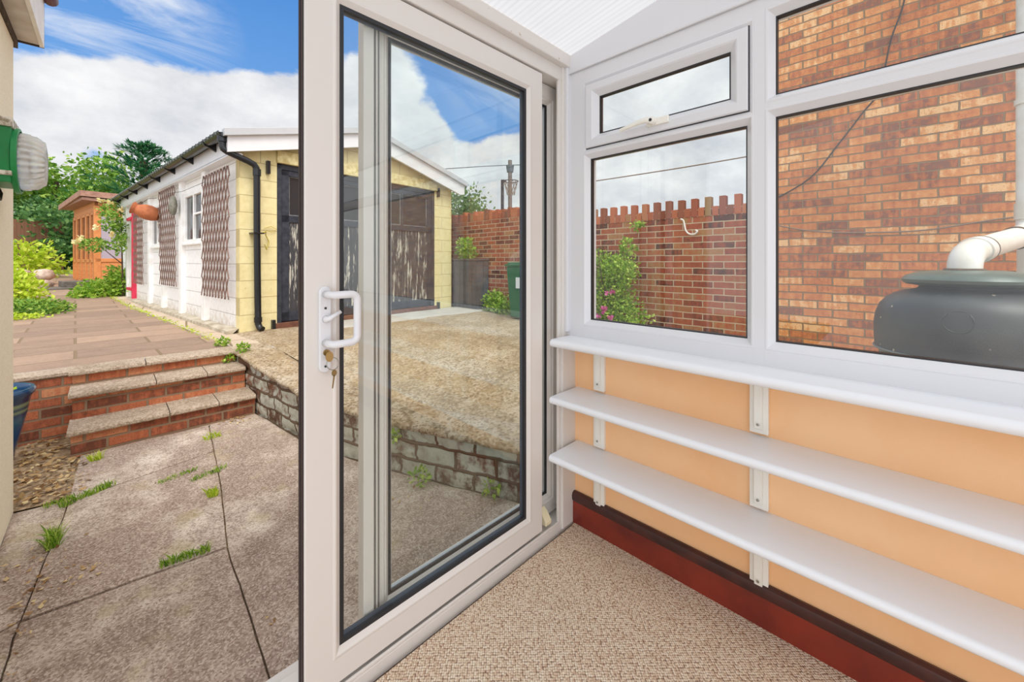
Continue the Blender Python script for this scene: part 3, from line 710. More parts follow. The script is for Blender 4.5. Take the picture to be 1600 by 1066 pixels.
for i, (x, y) in enumerate(path):
    if prev: sl += math.hypot(x-prev[0], y-prev[1])
    prev = (x, y); zt = wtop(y)-.035
    for j in range(NV+1):
        z = ZP-.02+(zt-ZP+.02)*j/NV
        course = (z-ZP)/.11; bx = (sl/.27+(.5 if int(course) % 2 else 0))
        gap = (1-min(1, abs((course % 1)-.5)*2)**6)*.5
        d = .016*noise.noise(Vector((sl*5, z*9, 0)))+.008*noise.noise(Vector((sl*16, z*22, 5)))-.012*(1-(1-abs((bx % 1)-.5)*2)**.3 if abs((bx % 1)-.5) > .46 else 0)
        d += -.010 if abs((course % 1)) < .12 else 0
        vs.append((x+.01-d, y, z)); uv.append((sl, z-ZP))
    for (dx, dz) in ((.0, .012), (.03, .03), (.34, .035)):
        vs.append((x+dx+.012*noise.noise(Vector((sl*8, 7, 0))), y, zt+dz-(.0 if dx else .008)+.012*noise.noise(Vector((sl*6, dx*20, 9))))); uv.append((sl, zt+dx))
R_ = NV+4
for i in range(len(path)-1):
    for j in range(NV+1): a = i*R_+j; fs.append((a, a+R_, a+R_+1, a+1))
m._a(vs, fs); m.uv = uv; m.build('brickwork', OLDW, rw, smooth=True)
m = MB(ro); vs = []; fs = []; K = 9
for i, (x, y) in enumerate(path):
    zt = wtop(y); e = .014*noise.noise(Vector((y*6, 1, 0)))+.012*noise.noise(Vector((y*19, 1, 3)))
    prof = [(-.01+e, -.036), (-.018+e, -.02), (-.008+e, -.004), (.02, .003), (.08, .006), (.15, .008), (.22, .010), (.285, .010), (.30, -.01)]
    for k, (dx, dz) in enumerate(prof):
        vs.append((x+dx, y, zt+dz+(.010*noise.noise(Vector((x*3+dx*9, y*9, 2))) if k > 1 else 0)))
for i in range(len(path)-1):
    for k in range(K-1): a = i*K+k; fs.append((a, a+K, a+K+1, a+1))
m._a(vs, fs); m.build('cement_capping', DRIVE, rw, smooth=True)
# ---------- driveway
def dz_(x, y):
    t = min(1, max(0, (x-wx(y)-.25)/1.4)); t = t*t*(3-2*t)
    return (wtop(y))+( .395-wtop(y))*t
dr = MB(); rows = []; ys = [-5+.25*i for i in range(26)]+[1.5+.1*i for i in range(42)]+[5.7+.5*i for i in range(24)]
vs = []; fs = []; NX = 44
for y in ys:
    xl = wx(y)+(.318 if y > 1.15 else .03)
    if y > 4.72: xl = .80-.05*(y-4.72)+.3
    for j in range(NX+1):
        x = xl+(5.05-xl)*(j/NX)
        z = dz_(x, y)+.010*noise.noise(Vector((x*1.3, y*1.3, 0)))+.005*noise.noise(Vector((x*5, y*5, 3)))-(.012 if j == 0 and y > 1.15 else 0)
        vs.append((x, y, z))
for i in range(len(ys)-1):
    for j in range(NX): a = i*(NX+1)+j; fs.append((a, a+1, a+NX+2, a+NX+1))
dr._a(vs, fs); tag(dr.build('driveway', DRIVE, smooth=True), kind='structure')
# ---------- upper terrace paving and the path by the garage
GX, GY, GA = 1.086, 5.611, math.radians(6.06)
def G(x, y): return (GX+x*math.cos(GA)-y*math.sin(GA), GY+x*math.sin(GA)+y*math.cos(GA))
def rise(y): return .40 if y < 11 else .40+.035*(y-11)
ap = MB(); vs = []; fs = []
for i in range(25):
    for j in range(7):
        x = .9+2.8*i/24; y = -.04-(.55+.25*i/24)*j/6
        gx, gy = G(x, y); vs.append((gx, gy, dz_(gx, gy)+(.018 if j < 6 else -.01)+.006*noise.noise(Vector((gx*4, gy*4, 8)))))
for i in range(24):
    for j in range(6): a = i*7+j; fs.append((a, a+1, a+8, a+7))
ap._a(vs, fs); tag(ap.build('driveway_apron', noisy('grey_concrete', lin(176, 170, 162), lin(192, 186, 176), 6, .9, 60, .003), smooth=True), kind='structure')
te = MB(); rows = [4.80+.3*i for i in range(60)]
vs = []; fs = []
for y in rows:
    xr = .86-.104*(y-4.8) if y < 30 else 0
    for j in range(13): x = -6+(xr+6)*j/12; vs.append((x, y, rise(y)+.004*noise.noise(Vector((x*2, y*2, 0)))))
for i in range(len(rows)-1):
    for j in range(12): a = i*13+j; fs.append((a, a+1, a+14, a+13))
te._a(vs, fs); tag(te.build('terrace_paving', FLAG, smooth=True), kind='structure')
pt = MB(); vs = []; fs = []
for y in rows:
    xr = .86-.104*(y-4.8)
    for j in range(5): x = xr+.01+j/4*(.62 if y > 5.2 else .62-.9*(5.2-y)); vs.append((x, y, rise(y)-.004+.006*noise.noise(Vector((x*3, y*2, 5)))))
for i in range(len(rows)-1):
    for j in range(4): a = i*5+j; fs.append((a, a+1, a+6, a+5))
pt._a(vs, fs); tag(pt.build('garden_path', PATHM, smooth=True), kind='structure')
tag(MB().box(-30, 30, 22, 60, .2, .9).box(-30, -3, 12, 23, .2, .62).build('ground_garden', noisy('lawn', lin(110, 140, 60), lin(140, 160, 80), 4, .9, 40, .01)), kind='structure')
# ================================================================ HOUSE WALL AT THE LEFT
hw = MB().box(-.66, -.36, 1.30, 3.41, -.12, 2.75).build('wall_left', RENDER, bevel=.012); tag(hw, kind='structure')
ev = empty('roof_eaves', (-.4, 3.4, 2.46), label='white painted eaves box with weathered soffit at the top of the cream wall', cat='eaves')
eo = Vector(ev.location)
MB(eo).box(-.66, -.268, 1.30, 3.47, 2.470, 2.485).build('soffit', SOFFIT, ev, bevel=.002)
MB(eo).box(-.275, -.258, 1.30, 3.475, 2.462, 2.76).build('fascia_board', WPAINT, ev, bevel=.002)
MB(eo).box(-.375, -.352, 1.30, 3.478, 2.425, 2.470).box(-.66, -.258, 3.474, 3.482, 2.462, 2.76).build('weathered_trim', DKWOOD, ev)
MB(eo).tube([(-.235, 1.3, 2.745), (-.235, 3.48, 2.745)], .032, 12).build('gutter', mat('maroon_plastic', lin(96, 40, 60), .4), ev, smooth='auto')
# lamp
lp = empty('wall_lantern', (-.36, 2.93, 1.72), label='old green bulkhead wall lamp with ribbed clear glass on the cream wall', cat='lamp')
l0 = Vector(lp.location)
MB(l0).box(-.36, -.304, 2.80, 3.06, 1.60, 1.845).build('back_box', GREENM, lp, bevel=.004)
FLK = noisy('flaking_white', lin(226, 224, 216), lin(150, 140, 120), 30, .7, 40, .001, lo=.45, hi=.6)
MB(l0).box(-.362, -.298, 2.79, 3.07, 1.845, 1.885).build('top_rim', FLK, lp, bevel=.003)
MB(l0).box(-.362, -.300, 2.79, 3.07, 1.63, 1.65).build('lower_rim', FLK, lp, bevel=.003)
MB(l0).lathe([(.150, 0), (.150, .016), (.138, .018), (.138, .0)], (-.304, 2.93, 1.715), 40, 'x').build('mounting_ring', GREENM, lp, smooth='auto')
prof = [(.126, 0), (.128, .012), (.126, .030), (.121, .034), (.119, .050), (.110, .062), (.104, .066), (.098, .076), (.060, .080), (0, .082)]
def ribg():
    m = bpy.data.materials.new('ribbed_glass'); m.use_nodes = True; t = NT(m.node_tree); b = m.node_tree.nodes['Principled BSDF']
    b.inputs['Base Color'].default_value = (.93, .95, .95, 1); b.inputs['Roughness'].default_value = .15; b.inputs['Transmission Weight'].default_value = .55; b.inputs['IOR'].default_value = 1.25
    return m
q = MB(l0).lathe(prof, (-.288, 2.93, 1.715), 180, 'x')
q.v = [(x, y*(1+.035*math.cos(30*math.atan2(z-1.715+l0.z, y-2.93+l0.y))) if 0 else y, z) for x, y, z in q.v]
nv = []
for x, y, z in q.v:
    dy, dz2 = y-(2.93-l0.y), z-(1.715-l0.z); r_ = math.hypot(dy, dz2); k = 1+.045*math.cos(26*math.atan2(dz2, dy)); nv.append((x, 2.93-l0.y+dy*k, 1.715-l0.z+dz2*k))
q.v = nv
q.build('glass_globe', ribg(), lp, smooth=True)
MB(l0).tube([(-.356, 2.93, 1.59), (-.345, 2.93, 1.56), (-.345, 2.90, 1.53), (-.352, 2.86, 1.545), (-.356, 2.84, 1.60)], .006, 8).build('flex', CABLE, lp, smooth=True)
# blue pot
bp_ = empty('glazed_planter', (-.575, 4.14, ZP), label='tall blue glazed plant pot standing at the cream wall corner', cat='plant pot')
b0 = Vector(bp_.location)
prof = [(.125, 0), (.135, .02), (.150, .12), (.178, .25), (.200, .36), (.212, .44), (.222, .455), (.232, .47), (.234, .49), (.226, .503), (.212, .503), (.204, .49), (.200, .46), (0, .455)]
MB(b0).lathe(prof, tuple(b0), 40).build('pot', GLAZE, bp_, smooth='auto')
m = MB(b0); rn = random.Random(3); leaves(m, [(-.575, 4.14, .40, .15, .15, .035)], 260, .035, rn); m.build('seedlings', LG5, bp_)
# ================================================================ GARAGE
ga = empty('garage', (GX, GY, .40), GA, 'cream and white concrete panel garage with peeling black doors and low gable roof', 'garage')
def B(): return MB((0, 0, .40))
WL, WT, LEN, RX, RZ = 3.385, 2.56, 8.1, 1.69, 3.20
b = B(); b.prism([(.41, 2.50), (2.985, 2.50), (2.985, .38), (3.385, .38), (3.385, 2.60), (1.69, 3.12), (0, 2.62), (0, .38), (.41, .38)][::-1], 0, .12, 'y'); b.build('front_wall', CREAM, ga)
# side wall with real window openings
b = B()
def sidebox(y0, y1, z0, z1): b.box(0, .10, y0, y1, z0, z1)
W1 = (1.31, 2.31, 1.53, 2.28); W2 = (3.70, 4.60, 1.53, 2.28); DR = (6.3, 7.0, .40, 2.40)
sidebox(.12, W1[0], .30, WT+.05); sidebox(W1[0], W1[1], .30, W1[2]); sidebox(W1[0], W1[1], W1[3], WT+.05); sidebox(W1[1], W2[0], .30, WT+.05)
sidebox(W2[0], W2[1], .30, W2[2]); sidebox(W2[0], W2[1], W2[3], WT+.05); sidebox(W2[1], DR[0], .30, WT+.05); sidebox(DR[0], DR[1], DR[3], WT+.05); sidebox(DR[1], LEN, .30, WT+.05)
b.build('side_wall', WHITEP, ga)
B().box(3.285, 3.385, .12, LEN, .30, WT).box(0.1, 3.285, LEN-.1, LEN, .30, WT+.05).build('rear_walls', WHITEP, ga)
for yy in (1.22, 2.42, 3.60, 4.72, 7.12):
    B().box(-.06, .01, yy-.075, yy+.075, .36, WT-.02).build('post', WPAINT, ga, bevel=.006)
for (y0, y1, z0, z1) in (W1, W2):
    f = B(); fn = lambda a, b_, d: (-.012-d, a, b_)
    f.ring(y0, y1, z0, z1, [(0, -.05), (0, .02), (.05, .02), (.055, .0), (.055, -.05)], fn)
    my = (y0+y1)/2; f.box(-.03, .03, my-.025, my+.025, z0+.05, z1-.05); f.box(-.024, .02, y0+.05, my, (z0+z1)/2+.03, (z0+z1)/2+.06); f.box(-.05, .0, y0-.03, y1+.03, z0-.03, z0)
    wo = f.build('window', WPAINT, ga, bevel=.003); wo.name = 'window'
    B().box(.0, .006, y0+.04, y1-.04, z0+.04, z1-.04).build('pane', DKGL, wo)
    B().box(.012, .02, my+.03, y1-.06, z0+.05, z1-.05).build('net_curtain', mat('net_curtain', lin(150, 146, 150), .9), wo)
d_ = B().box(-.02, .05, DR[0], DR[1], DR[2], DR[3]).build('side_door', WPAINT, ga, bevel=.004)
q = B(); q.box(-.07, .0, DR[0]-.02, DR[0]+.10, DR[2], DR[3]); q.box(-.09, -.0, DR[0]+.05, DR[0]+.55, 2.16, 2.22); q.box(-.09, 0, DR[0]+.05, DR[0]+.55, .62, .68); q.build('pink_frame', PINK, d_, bevel=.003)
# plinth
pk = B(); vs = []; fs = []
for i in range(50):
    y = .02+i*.155; e = .012*noise.noise(Vector((i*.7, 0, 0)))
    vs += [(-.13+e, y, .34), (-.12+e, y, .435+e), (-.06, y, .45+e*.6), (0, y, .455)]
for i in range(49):
    for k in range(3): a = i*4+k; fs.append((a, a+4, a+5, a+1))
fs.append((0, 1, 2, 3)); pk._a(vs, fs); pk.build('plinth', noisy('plinth_concrete', lin(200, 190, 172), lin(160, 146, 124), 9, .9, 60, .004), ga, smooth='auto')
# front doors
fd = B().box(.41, .47, .005, .06, .46, 2.50).box(2.925, 2.985, .005, .06, .46, 2.50).box(.41, 2.985, .005, .06, 2.43, 2.50).build('door_frame', BLKT, ga, bevel=.004)
for k, (xa, xb) in enumerate(((.474, 1.694), (1.702, 2.922))):
    l_ = B(); l_.box(xa, xb, .03, .07, .48, 1.80)
    lo_ = l_.build('garage_door', PEEL, ga)
    r_ = B(); xm = (xa+xb)/2
    for (a, c_, z0, z1) in ((xa, xa+.09, .48, 2.43), (xb-.09, xb, .48, 2.43), (xa, xb, 2.36, 2.43), (xa, xb, 1.76, 1.85), (xm-.02, xm+.02, 1.80, 2.40), (xa, xb, .48, .60)): r_.box(a, c_, .016, .06, z0, z1)
    r_.build('rail', BLKT, lo_, bevel=.003)
    B().box(xa+.08, xb-.08, .045, .052, 1.84, 2.37).build('pane', DKGL, lo_)
    s_ = B(); 
    for (a, c_) in ((xa+.09, xm-.02), (xm+.02, xb-.09)): s_.ring(a, c_, 1.85, 2.36, [(0, 0), (0, .012), (.012, .012), (.012, 0)], lambda p, q_, d: (p, .045-d, q_))
    s_.build('glazing_bar', noisy('worn_bar', lin(140, 140, 138), lin(90, 92, 96), 20, .6, 40, 0), lo_)
B().box(.36, 3.05, -.03, .04, .395, .47).build('threshold', BROWNT, ga, bevel=.006)
B().box(.40, 3.02, -.045, .02, 2.50, 2.66).build('lintel', noisy('cream_lintel', lin(232, 220, 168), lin(196, 176, 118), 14, .8, 60, .003), ga, bevel=.006)
for (hx2, hz2) in ((.30, 2.44), (3.05, 2.50), (.36, .46), (3.05, .47)):
    B().box(hx2-.02, hx2+.02, -.05, 0, hz2-.10, hz2+.06).build('hinge', BLACK, ga, bevel=.004)
# roof
def rz(x): return RZ-abs(x-RX)*.268-.01
rf = B(); vs = []; fs = []; NY = 330
for i in range(NY+1):
    y = -.10+(LEN+.25)*i/NY; c_ = .022*math.cos(2*math.pi*y/.146)
    for x in (-.25, RX, 3.62): vs.append((x, y, rz(x)+c_+.035))
for i in range(NY):
    for j in range(2): a = i*3+j; fs.append((a, a+3, a+4, a+1))
rf._a(vs, fs); rf.build('roof', CORR, ga)
bg_ = B()
for sgn, xe_ in ((-1, -.16), (1, 3.58)):
    x0 = RX; P = [(x0, rz(x0)-.22), (xe_ if sgn < 0 else xe_-.10, rz(xe_)-.20), (xe_, rz(xe_)-.20+(.0 if sgn < 0 else .02)), (xe_, rz(xe_)+.02), (x0, rz(x0)+.02)]
    bg_.prism(P if sgn < 0 else P[::-1], -.15, -.11, 'y')
bg_.build('bargeboard', BARGE, ga, bevel=.003)
bt = B()
for xe_ in (-.20, 3.62): bt.prism([(RX, rz(RX)-.02), (xe_, rz(xe_)-.02), (xe_, rz(xe_)+.065), (RX, rz(RX)+.065)], -.19, -.09, 'y')
bt.build('verge_trim', GREYT, ga, bevel=.003)
B().box(-.11, -.06, -.11, LEN, 2.50, 2.70).box(-.11, .0, -.11, LEN, 2.485, 2.515).build('fascia_board', BARGE, ga, bevel=.003)
# gutter, half round
gt = B(); vs = []; fs = []
for y in (-.14, LEN+.05):
    for k in range(9): a = math.pi+math.pi*k/8; vs.append((-.19+.06*math.cos(a), y, 2.715+.06*math.sin(a)))
    for k in range(8, -1, -1): a = math.pi+math.pi*k/8; vs.append((-.19+.054*math.cos(a), y, 2.717+.054*math.sin(a)))
for k in range(17): fs.append((k, k+1, 18+k+1, 18+k))
fs += [tuple(range(18)), tuple(range(35, 17, -1))]
gt._a(vs, fs); gt.build('gutter', BLACK, ga, smooth='auto')
for i in range(8):
    y = .45+i*1.0; p = B(); p.prism([(-.255, 2.70), (-.235, 2.655), (-.19, 2.64), (-.11, 2.60), (-.11, 2.71), (-.135, 2.70), (-.14, 2.675), (-.19, 2.652), (-.235, 2.68), (-.245, 2.71)], y-.018, y+.018, 'y'); p.build('gutter_bracket', BLACK, ga, bevel=.002)
dp = [(-.19, -.08, 2.67), (-.19, -.08, 2.56), (-.18, -.085, 2.53), (-.15, -.09, 2.51), (.05, -.10, 2.44), (.12, -.10, 2.41), (.145, -.10, 2.37), (.15, -.10, 2.32), (.155, -.09, 1.6), (.165, -.08, .9), (.17, -.08, .50), (.18, -.10, .455), (.195, -.14, .435)]
dpo = B().tube(dp, .036, 14).build('downpipe', BLACK, ga, smooth='auto')
B().lathe([(.052, -.05), (.05, .05)], (-.19, -.08, 2.66), 16).build('gutter_outlet', BLACK, dpo, smooth='auto')
B().lathe([(.043, 0), (.043, .08)], (.15, -.10, 2.28), 16).build('pipe_collar', BLACK, dpo, smooth='auto')
B().lathe([(.043, 0), (.043, .06)], (.17, -.08, .52), 16).build('pipe_collar', BLACK, dpo, smooth='auto')
B().box(.10, .22, -.145, 0, 1.585, 1.60).build('pipe_clip', BLACK, dpo)
B().tube([(.19, -.13, 1.59), (.24, -.12, 1.62), (.27, -.03, 1.58), (.31, -.02, 1.50), (.27, -.06, 1.40), (.24, -.08, 1.46)], .006, 6).tube([(.26, -.02, 1.66), (.33, -.02, 1.69), (.40, -.02, 1.66), (.34, -.02, 1.62), (.28, -.02, 1.64)], .004, 6).build('twine', mat('yellow_twine', lin(190, 170, 70), .8), dpo)
# trellises
def trellis(y0, y1, z0, z1, lean, lab, n=9):
    t = empty('expanding_trellis', (0, 0, 0), 0, lab, 'trellis', 'wooden expanding trellises hung on the garage side wall')
    t.matrix_world = Matrix.Translation((*G(-.075, (y0+y1)/2), z0)) @ Matrix.Rotation(GA, 4, 'Z')
    W_ = (y1-y0); H = z1-z0; q = MB(); M = int(n)
    P = W_/M
    def slat(ya, za, yb, zb, x):
        dv = Vector((0, yb-ya, zb-za)).normalized(); nv = Vector((0, -dv.z, dv.y))*.011
        a = Vector((x, ya, za)); b_ = Vector((x, yb, zb)); t_ = Vector((.008, 0, 0))
        q._a([a-nv, b_-nv, b_+nv, a+nv, a-nv-t_, b_-nv-t_, b_+nv-t_, a+nv-t_], [(0, 1, 2, 3), (7, 6, 5, 4), (0, 4, 5, 1), (1, 5, 6, 2), (2, 6, 7, 3), (3, 7, 4, 0)])
    seg = H/6.5                      # each slat crosses one cell per segment
    for k in range(-7, M+1):
        for sg in (1, -1):
            # clip a long slanted slat to the panel
            ya, za = (k*P, 0.); yb, zb = (k+6.5)*P*1.0, H
            ts = [(max(0, (0-ya)/(yb-ya))), min(1, (W_-ya)/(yb-ya))]
            if ts[1] <= ts[0]+.02: continue
            pa = (ya+(yb-ya)*ts[0], za+(zb-za)*ts[0]); pb = (ya+(yb-ya)*ts[1], za+(zb-za)*ts[1])
            if sg < 0: pa = (W_-pa[0], pa[1]); pb = (W_-pb[0], pb[1])
            f = lambda p: p[0]-W_/2+lean*(p[1]/H)
            slat(f(pa), pa[1], f(pb), pb[1], .0 if sg > 0 else -.009)
    q.build('slats', TREL, t)
    for yy in (-W_/2+.1, W_/2-.1): MB().tube([(.02, yy+lean, H-.03), (-.02, yy+lean, H-.03), (-.025, yy+lean, H+.0)], .004, 6).build('nail', BLACK, t)
trellis(.10, 1.16, .80, 2.39, -.03, 'wooden trellis nearest the black downpipe on the white garage side', 9)
trellis(2.52, 3.62, .86, 2.46, .10, 'wooden trellis between the two garage windows, partly behind the hanging ornaments', 8)
trellis(5.05, 6.05, .80, 2.44, .05, 'wooden trellis farthest along the garage wall beside the pink door frame', 7)
# hanging ornaments
tp = empty('terracotta_urn', (*G(-.20, 4.05), 2.14), GA, 'terracotta urn hanging on its side on the white garage wall', 'urn')
mm = Vector((-.88, .30, .34)).to_track_quat('Z', 'Y').to_matrix()
prof = [(.05, -.20), (.09, -.19), (.125, -.12), (.135, -.04), (.125, .04), (.095, .10), (.082, .13), (.105, .17), (.112, .185), (.098, .185), (.07, .13), (0, .10)]
MB().lathe(prof, (0, 0, 0), 28, 'z', mm).build('urn_body', TERRA, tp, smooth='auto')
MB().tube([(-.10, .04, .09), (.04, .02, .24), (.15, 0, .26)], .004, 6).build('hanging_wire', CABLE, tp)
mk = MB(); mm = Matrix.Diagonal((.5, 1, 1)).to_3x3()
mk.lathe([(0, -.15), (.05, -.14), (.085, -.08), (.10, 0), (.09, .07), (.06, .13), (.03, .15), (0, .155)], (0, 0, 0), 20, 'z', mm)
mk.v = [(x+.012*noise.noise(Vector((x*30, y*30, z*30))), y+.014*noise.noise(Vector((x*22, y*22, z*22+4))), z) for x, y, z in mk.v]
mo = mk.build('stone_plaque', noisy('lichen_stone', lin(150, 146, 134), lin(110, 112, 96), 16, .9, 40, .004), smooth=True)
mo.location = (*G(-.14, 2.42), 2.11); mo.rotation_euler = (0, 0, GA); tag(mo, 'weathered grey stone plaque hanging on the post between trellis and window', 'plaque')
wl = MB(); wl.tube([(*G(-.10, 3.0), 2.36), (*G(-.11, 2.0), 2.29), (*G(-.10, .95), 2.30)], .003, 6); tag(wl.build('washing_line', CABLE), 'thin dark wire strung along the garage side over the window', 'wire')
# ================================================================ SUMMERHOUSE
a_ = math.radians(9.4)
sh = empty('summerhouse', (-.277, 15.947, .62), a_, 'small orange brown cedar summerhouse with tall glazed doors and sloping roof', 'summerhouse')
LW, RW, ZB, ZT = 3.2, 2.6, .70, 2.95     # length along local y (door side), along local x
def Sx(): return MB((0, 0, .62))
Sx().box(0, RW, 0, LW, ZB, 1.28).box(0, .06, 0, LW, 2.62, ZT+.05).box(0, RW, 0, .05, 2.60, ZT).box(RW-.05, RW, 0, LW, ZB, 2.8).box(0, RW, LW-.05, LW, ZB, 2.8).build('cladding', CEDAR, sh)
f = Sx()
for yy in (0, .42, .50, 1.05, 1.15, 1.75, 1.85, 2.5, 2.6, 3.1): f.box(-.02, .05, yy, yy+.10, ZB, 2.66)
f.box(-.02, RW, -.02, .05, ZB, .78); f.box(-.02, .05, 0, LW, 1.22, 1.32); f.box(-.02, .05, 0, LW, 2.56, 2.64)
for xx in (-.02, 1.0, RW-.1): f.box(xx, xx+.14, -.02, .05, ZB, 2.8)
f.box(0, RW, -.02, .05, 1.24, 1.34); f.box(0, RW, -.02, .05, 2.52, 2.66)
f.build('frame', CEDARF, sh, bevel=.006)
Sx().box(.02, .03, .1, LW-.05, 1.3, 2.6).build('door_glass', DKGL, sh)
Sx().box(.12, RW-.1, -.006, .004, 1.34, 2.52).build('side_window', mat('blinded_glass', lin(178, 164, 176), .3), sh)
Sx().prism([(-.26, 2.92), (RW+.1, 2.86), (RW+.1, 2.93), (-.26, 3.0)], -.16, LW+.2, 'y').build('roof', ROOFF, sh, bevel=.006)
fa = Sx(); fa.prism([(-.18, 3.02), (-.18, 3.17), (LW+.2, 3.05), (LW+.2, 2.90)], -.31, -.26, 'x'); fa.prism([(-.31, 3.02), (-.31, 3.17), (RW+.1, 3.10), (RW+.1, 2.97)], -.20, -.16, 'y')
fa.prism([(-.18, 3.14), (-.18, 3.17), (LW+.2, 3.07), (LW+.2, 3.04)], -.26, RW+.1, 'x'); fa.build('roof_edge', ROOFF, sh)
Sx().box(.0, RW, .0, LW, .44, .70).build('base', CEDAR, sh)
for (x0, x1, y0, y1, z0, z1, lab) in ((-.95, .05, -.75, .35, .38, .58, 'lower dark stone step outside the summerhouse'), (-.62, .0, -.35, .45, .58, .73, 'upper dark stone step against the summerhouse door')):
    s2 = MB().box(x0, x1, y0, y1, z0-.6, z1-.6).build('stone_step', STONE, bevel=.01); s2.location = (-.277, 15.947, .6); s2.rotation_euler = (0, 0, a_)
    tag(s2, lab, 'step', 'summerhouse steps')
# ================================================================ BOUNDARY WALL (battlemented) and neighbour's house
BX = 4.80
bw_ = empty('boundary_wall', (BX, 3, .2), label='tall red brick boundary wall topped with little upright brick battlements', cat='wall')
b0 = Vector(bw_.location)
MB(b0).box(BX, BX+.215, 1.08, 3.42, .2, 1.875).box(BX, BX+.215, 3.42, 10.5, .2, 2.10).build('brickwork', BOUND, bw_)
m = MB(b0); m2 = MB(b0); y = 1.10; i = 0; rn = random.Random(5)
while y < 9.5:
    base = 1.875 if y < 3.40 else 2.10
    tall = i % 2 == 0
    if y < 3.40:
        m.box(BX-.006, BX+.205, y, y+.066, base-.105, base+rn.uniform(-.004, .004))
        if tall: m.box(BX-.007, BX+.075, y-.001, y+.067, base-.105, base+.112+rn.uniform(-.004, .004))
    else: m.box(BX-.004, BX+.13, y, y+.067, base-.10, base+(.085 if tall else .02)+rn.uniform(-.02, .02))
    y += .0765; i += 1
ub = leafm('upright_brick', [(0., lin(120, 76, 60)), (.4, lin(168, 92, 66)), (.8, lin(188, 112, 78)), (1., lin(150, 124, 84))], 0., .9)
m.build('upright_bricks', ub, bw_, bevel=.004)
nh = empty('neighbouring_house', (4.74, -2, .2), label='tall orange brick side wall of the neighbouring house beyond the water butt', cat='house')
n0 = Vector(nh.location)
MB(n0).box(4.74, 5.1, -7, 1.06, .1, 5.6).box(5.1, 9, 1.04, 1.06, .1, 5.6).build('side_wall', HOUSEB, nh)
MB(n0).box(4.735, 4.75, -7, 1.06, .1, .42).build('plinth', noisy('grey_plinth', lin(120, 104, 96), lin(96, 84, 80), 9, .9, 40, .003), nh)
def cable(name, pts, r, m_, lab):
    P = [Vector(p) for p in pts]; out = []
    for i in range(len(P)-1):
        p0 = P[max(0, i-1)]; p1 = P[i]; p2 = P[i+1]; p3 = P[min(len(P)-1, i+2)]
        for k in range(5):
            t = k/5; out.append(.5*((2*p1)+(-p0+p2)*t+(2*p0-5*p1+4*p2-p3)*t*t+(-p0+3*p1-3*p2+p3)*t**3))
    out.append(P[-1]); o = MB().tube(out, r, 6).build(name, m_, smooth=True); return tag(o, lab, 'cable')
cable('wall_cable', [(4.725, -.05, 3.9), (4.725, .0, 3.45), (4.725, .079, 3.16), (4.725, .155, 2.75), (4.725, .27, 2.57), (4.725, .43, 2.335), (4.725, .64, 2.055), (4.725, .93, 1.88)], .006, CABLE, 'thin black cable drooping diagonally down the orange brick house wall')
cable('telephone_cable', [(4.725, .95, 1.63), (4.725, .71, 1.56), (4.725, .47, 1.522), (4.725, .208, 1.508), (4.725, -.14, 1.512), (4.725, -.62, 1.585), (4.725, -1.4, 1.63)], .006, GCABLE, 'grey cable sagging level across the orange brick house wall')
cable('white_hose', [(4.77, 1.89, 1.755), (4.77, 1.86, 1.74), (4.77, 1.845, 1.69), (4.77, 1.83, 1.62), (4.77, 1.79, 1.575), (4.77, 1.73, 1.57), (4.77, 1.70, 1.60), (4.77, 1.72, 1.615)], .011, PIPEW, 'short white cord hooked on the battlemented brick wall')
# ---------- water butt
wb = empty('water_butt', (2.60, -.20, .24), label='dark green black plastic water butt outside the window', cat='water butt')
w0 = Vector(wb.location)
prof = [(.245, 0), (.255, .02), (.275, .35), (.288, .60), (.300, .606), (.306, .615), (.302, .625), (.305, .66), (.306, .72), (.300, .77), (.285, .815), (.262, .845), (.235, .865), (.200, .880), (.160, .890), (.152, .90), (.152, .915), (0, .916)]
MB(w0).lathe(prof, tuple(w0), 64).build('barrel', BUTT, wb, smooth=True)
prof = [(.165, .905), (.195, .910), (.208, .920), (.210, .932), (.198, .948), (.165, .962), (.10, .972), (0, .975)]
ld = MB(w0).lathe(prof, tuple(w0), 64).build('lid', LIDM, wb, smooth='auto')
cd = (Vector((0, 0, 0))-Vector((2.6, -.2, 0))); cdir = cd.normalized()
# moulded round tap boss on the barrel facing the window
tv = Vector((-.985, .17, 0)); side_ = Vector((-.17, -.985, 0))*-1
cpos = Vector((2.60, -.20, .24+.775))+tv*.303
MB(w0).tube([(2.60+.306*math.cos(a), -.20+.306*math.sin(a), .855) for a in [2*math.pi*i/48 for i in range(48)]], .004, 6, closed=True).build('moulded_rim', mat('worn_plastic', lin(120, 128, 130), .4), wb, smooth=True)
MB(w0).tube([cpos+side_*.042*math.cos(a)+Vector((0, 0, .042*math.sin(a)))+tv*(-.02 if math.sin(a) > .5 else .0) for a in [2*math.pi*i/24 for i in range(24)]], .0025, 6, closed=True).build('tap_boss', BUTT, wb, smooth=True)
dpn = empty('rainwater_pipe', (3.58, -.50, .3), label='fat white downpipe with a branch bending into the water butt lid', cat='pipe')
d0 = Vector(dpn.location)
A0 = Vector((2.585, -.185, 1.195)); 
pth = [(2.585, -.185, 1.195), (2.585, -.186, 1.235), (2.595, -.190, 1.262), (2.625, -.199, 1.282), (2.68, -.216, 1.296), (3.30, -.411, 1.372), (3.46, -.462, 1.393), (3.53, -.484, 1.41), (3.57, -.497, 1.445), (3.58, -.50, 1.50), (3.58, -.50, 5.0)]
MB(d0).tube(pth, .053, 24).build('pipe', PIPEW, dpn, smooth='auto')
MB(d0).tube([(3.58, -.50, .3), (3.58, -.50, 1.42)], .050, 24).build('lower_pipe', PIPEW, dpn, smooth='auto')
ax0 = Vector((.62, -.195, .076))
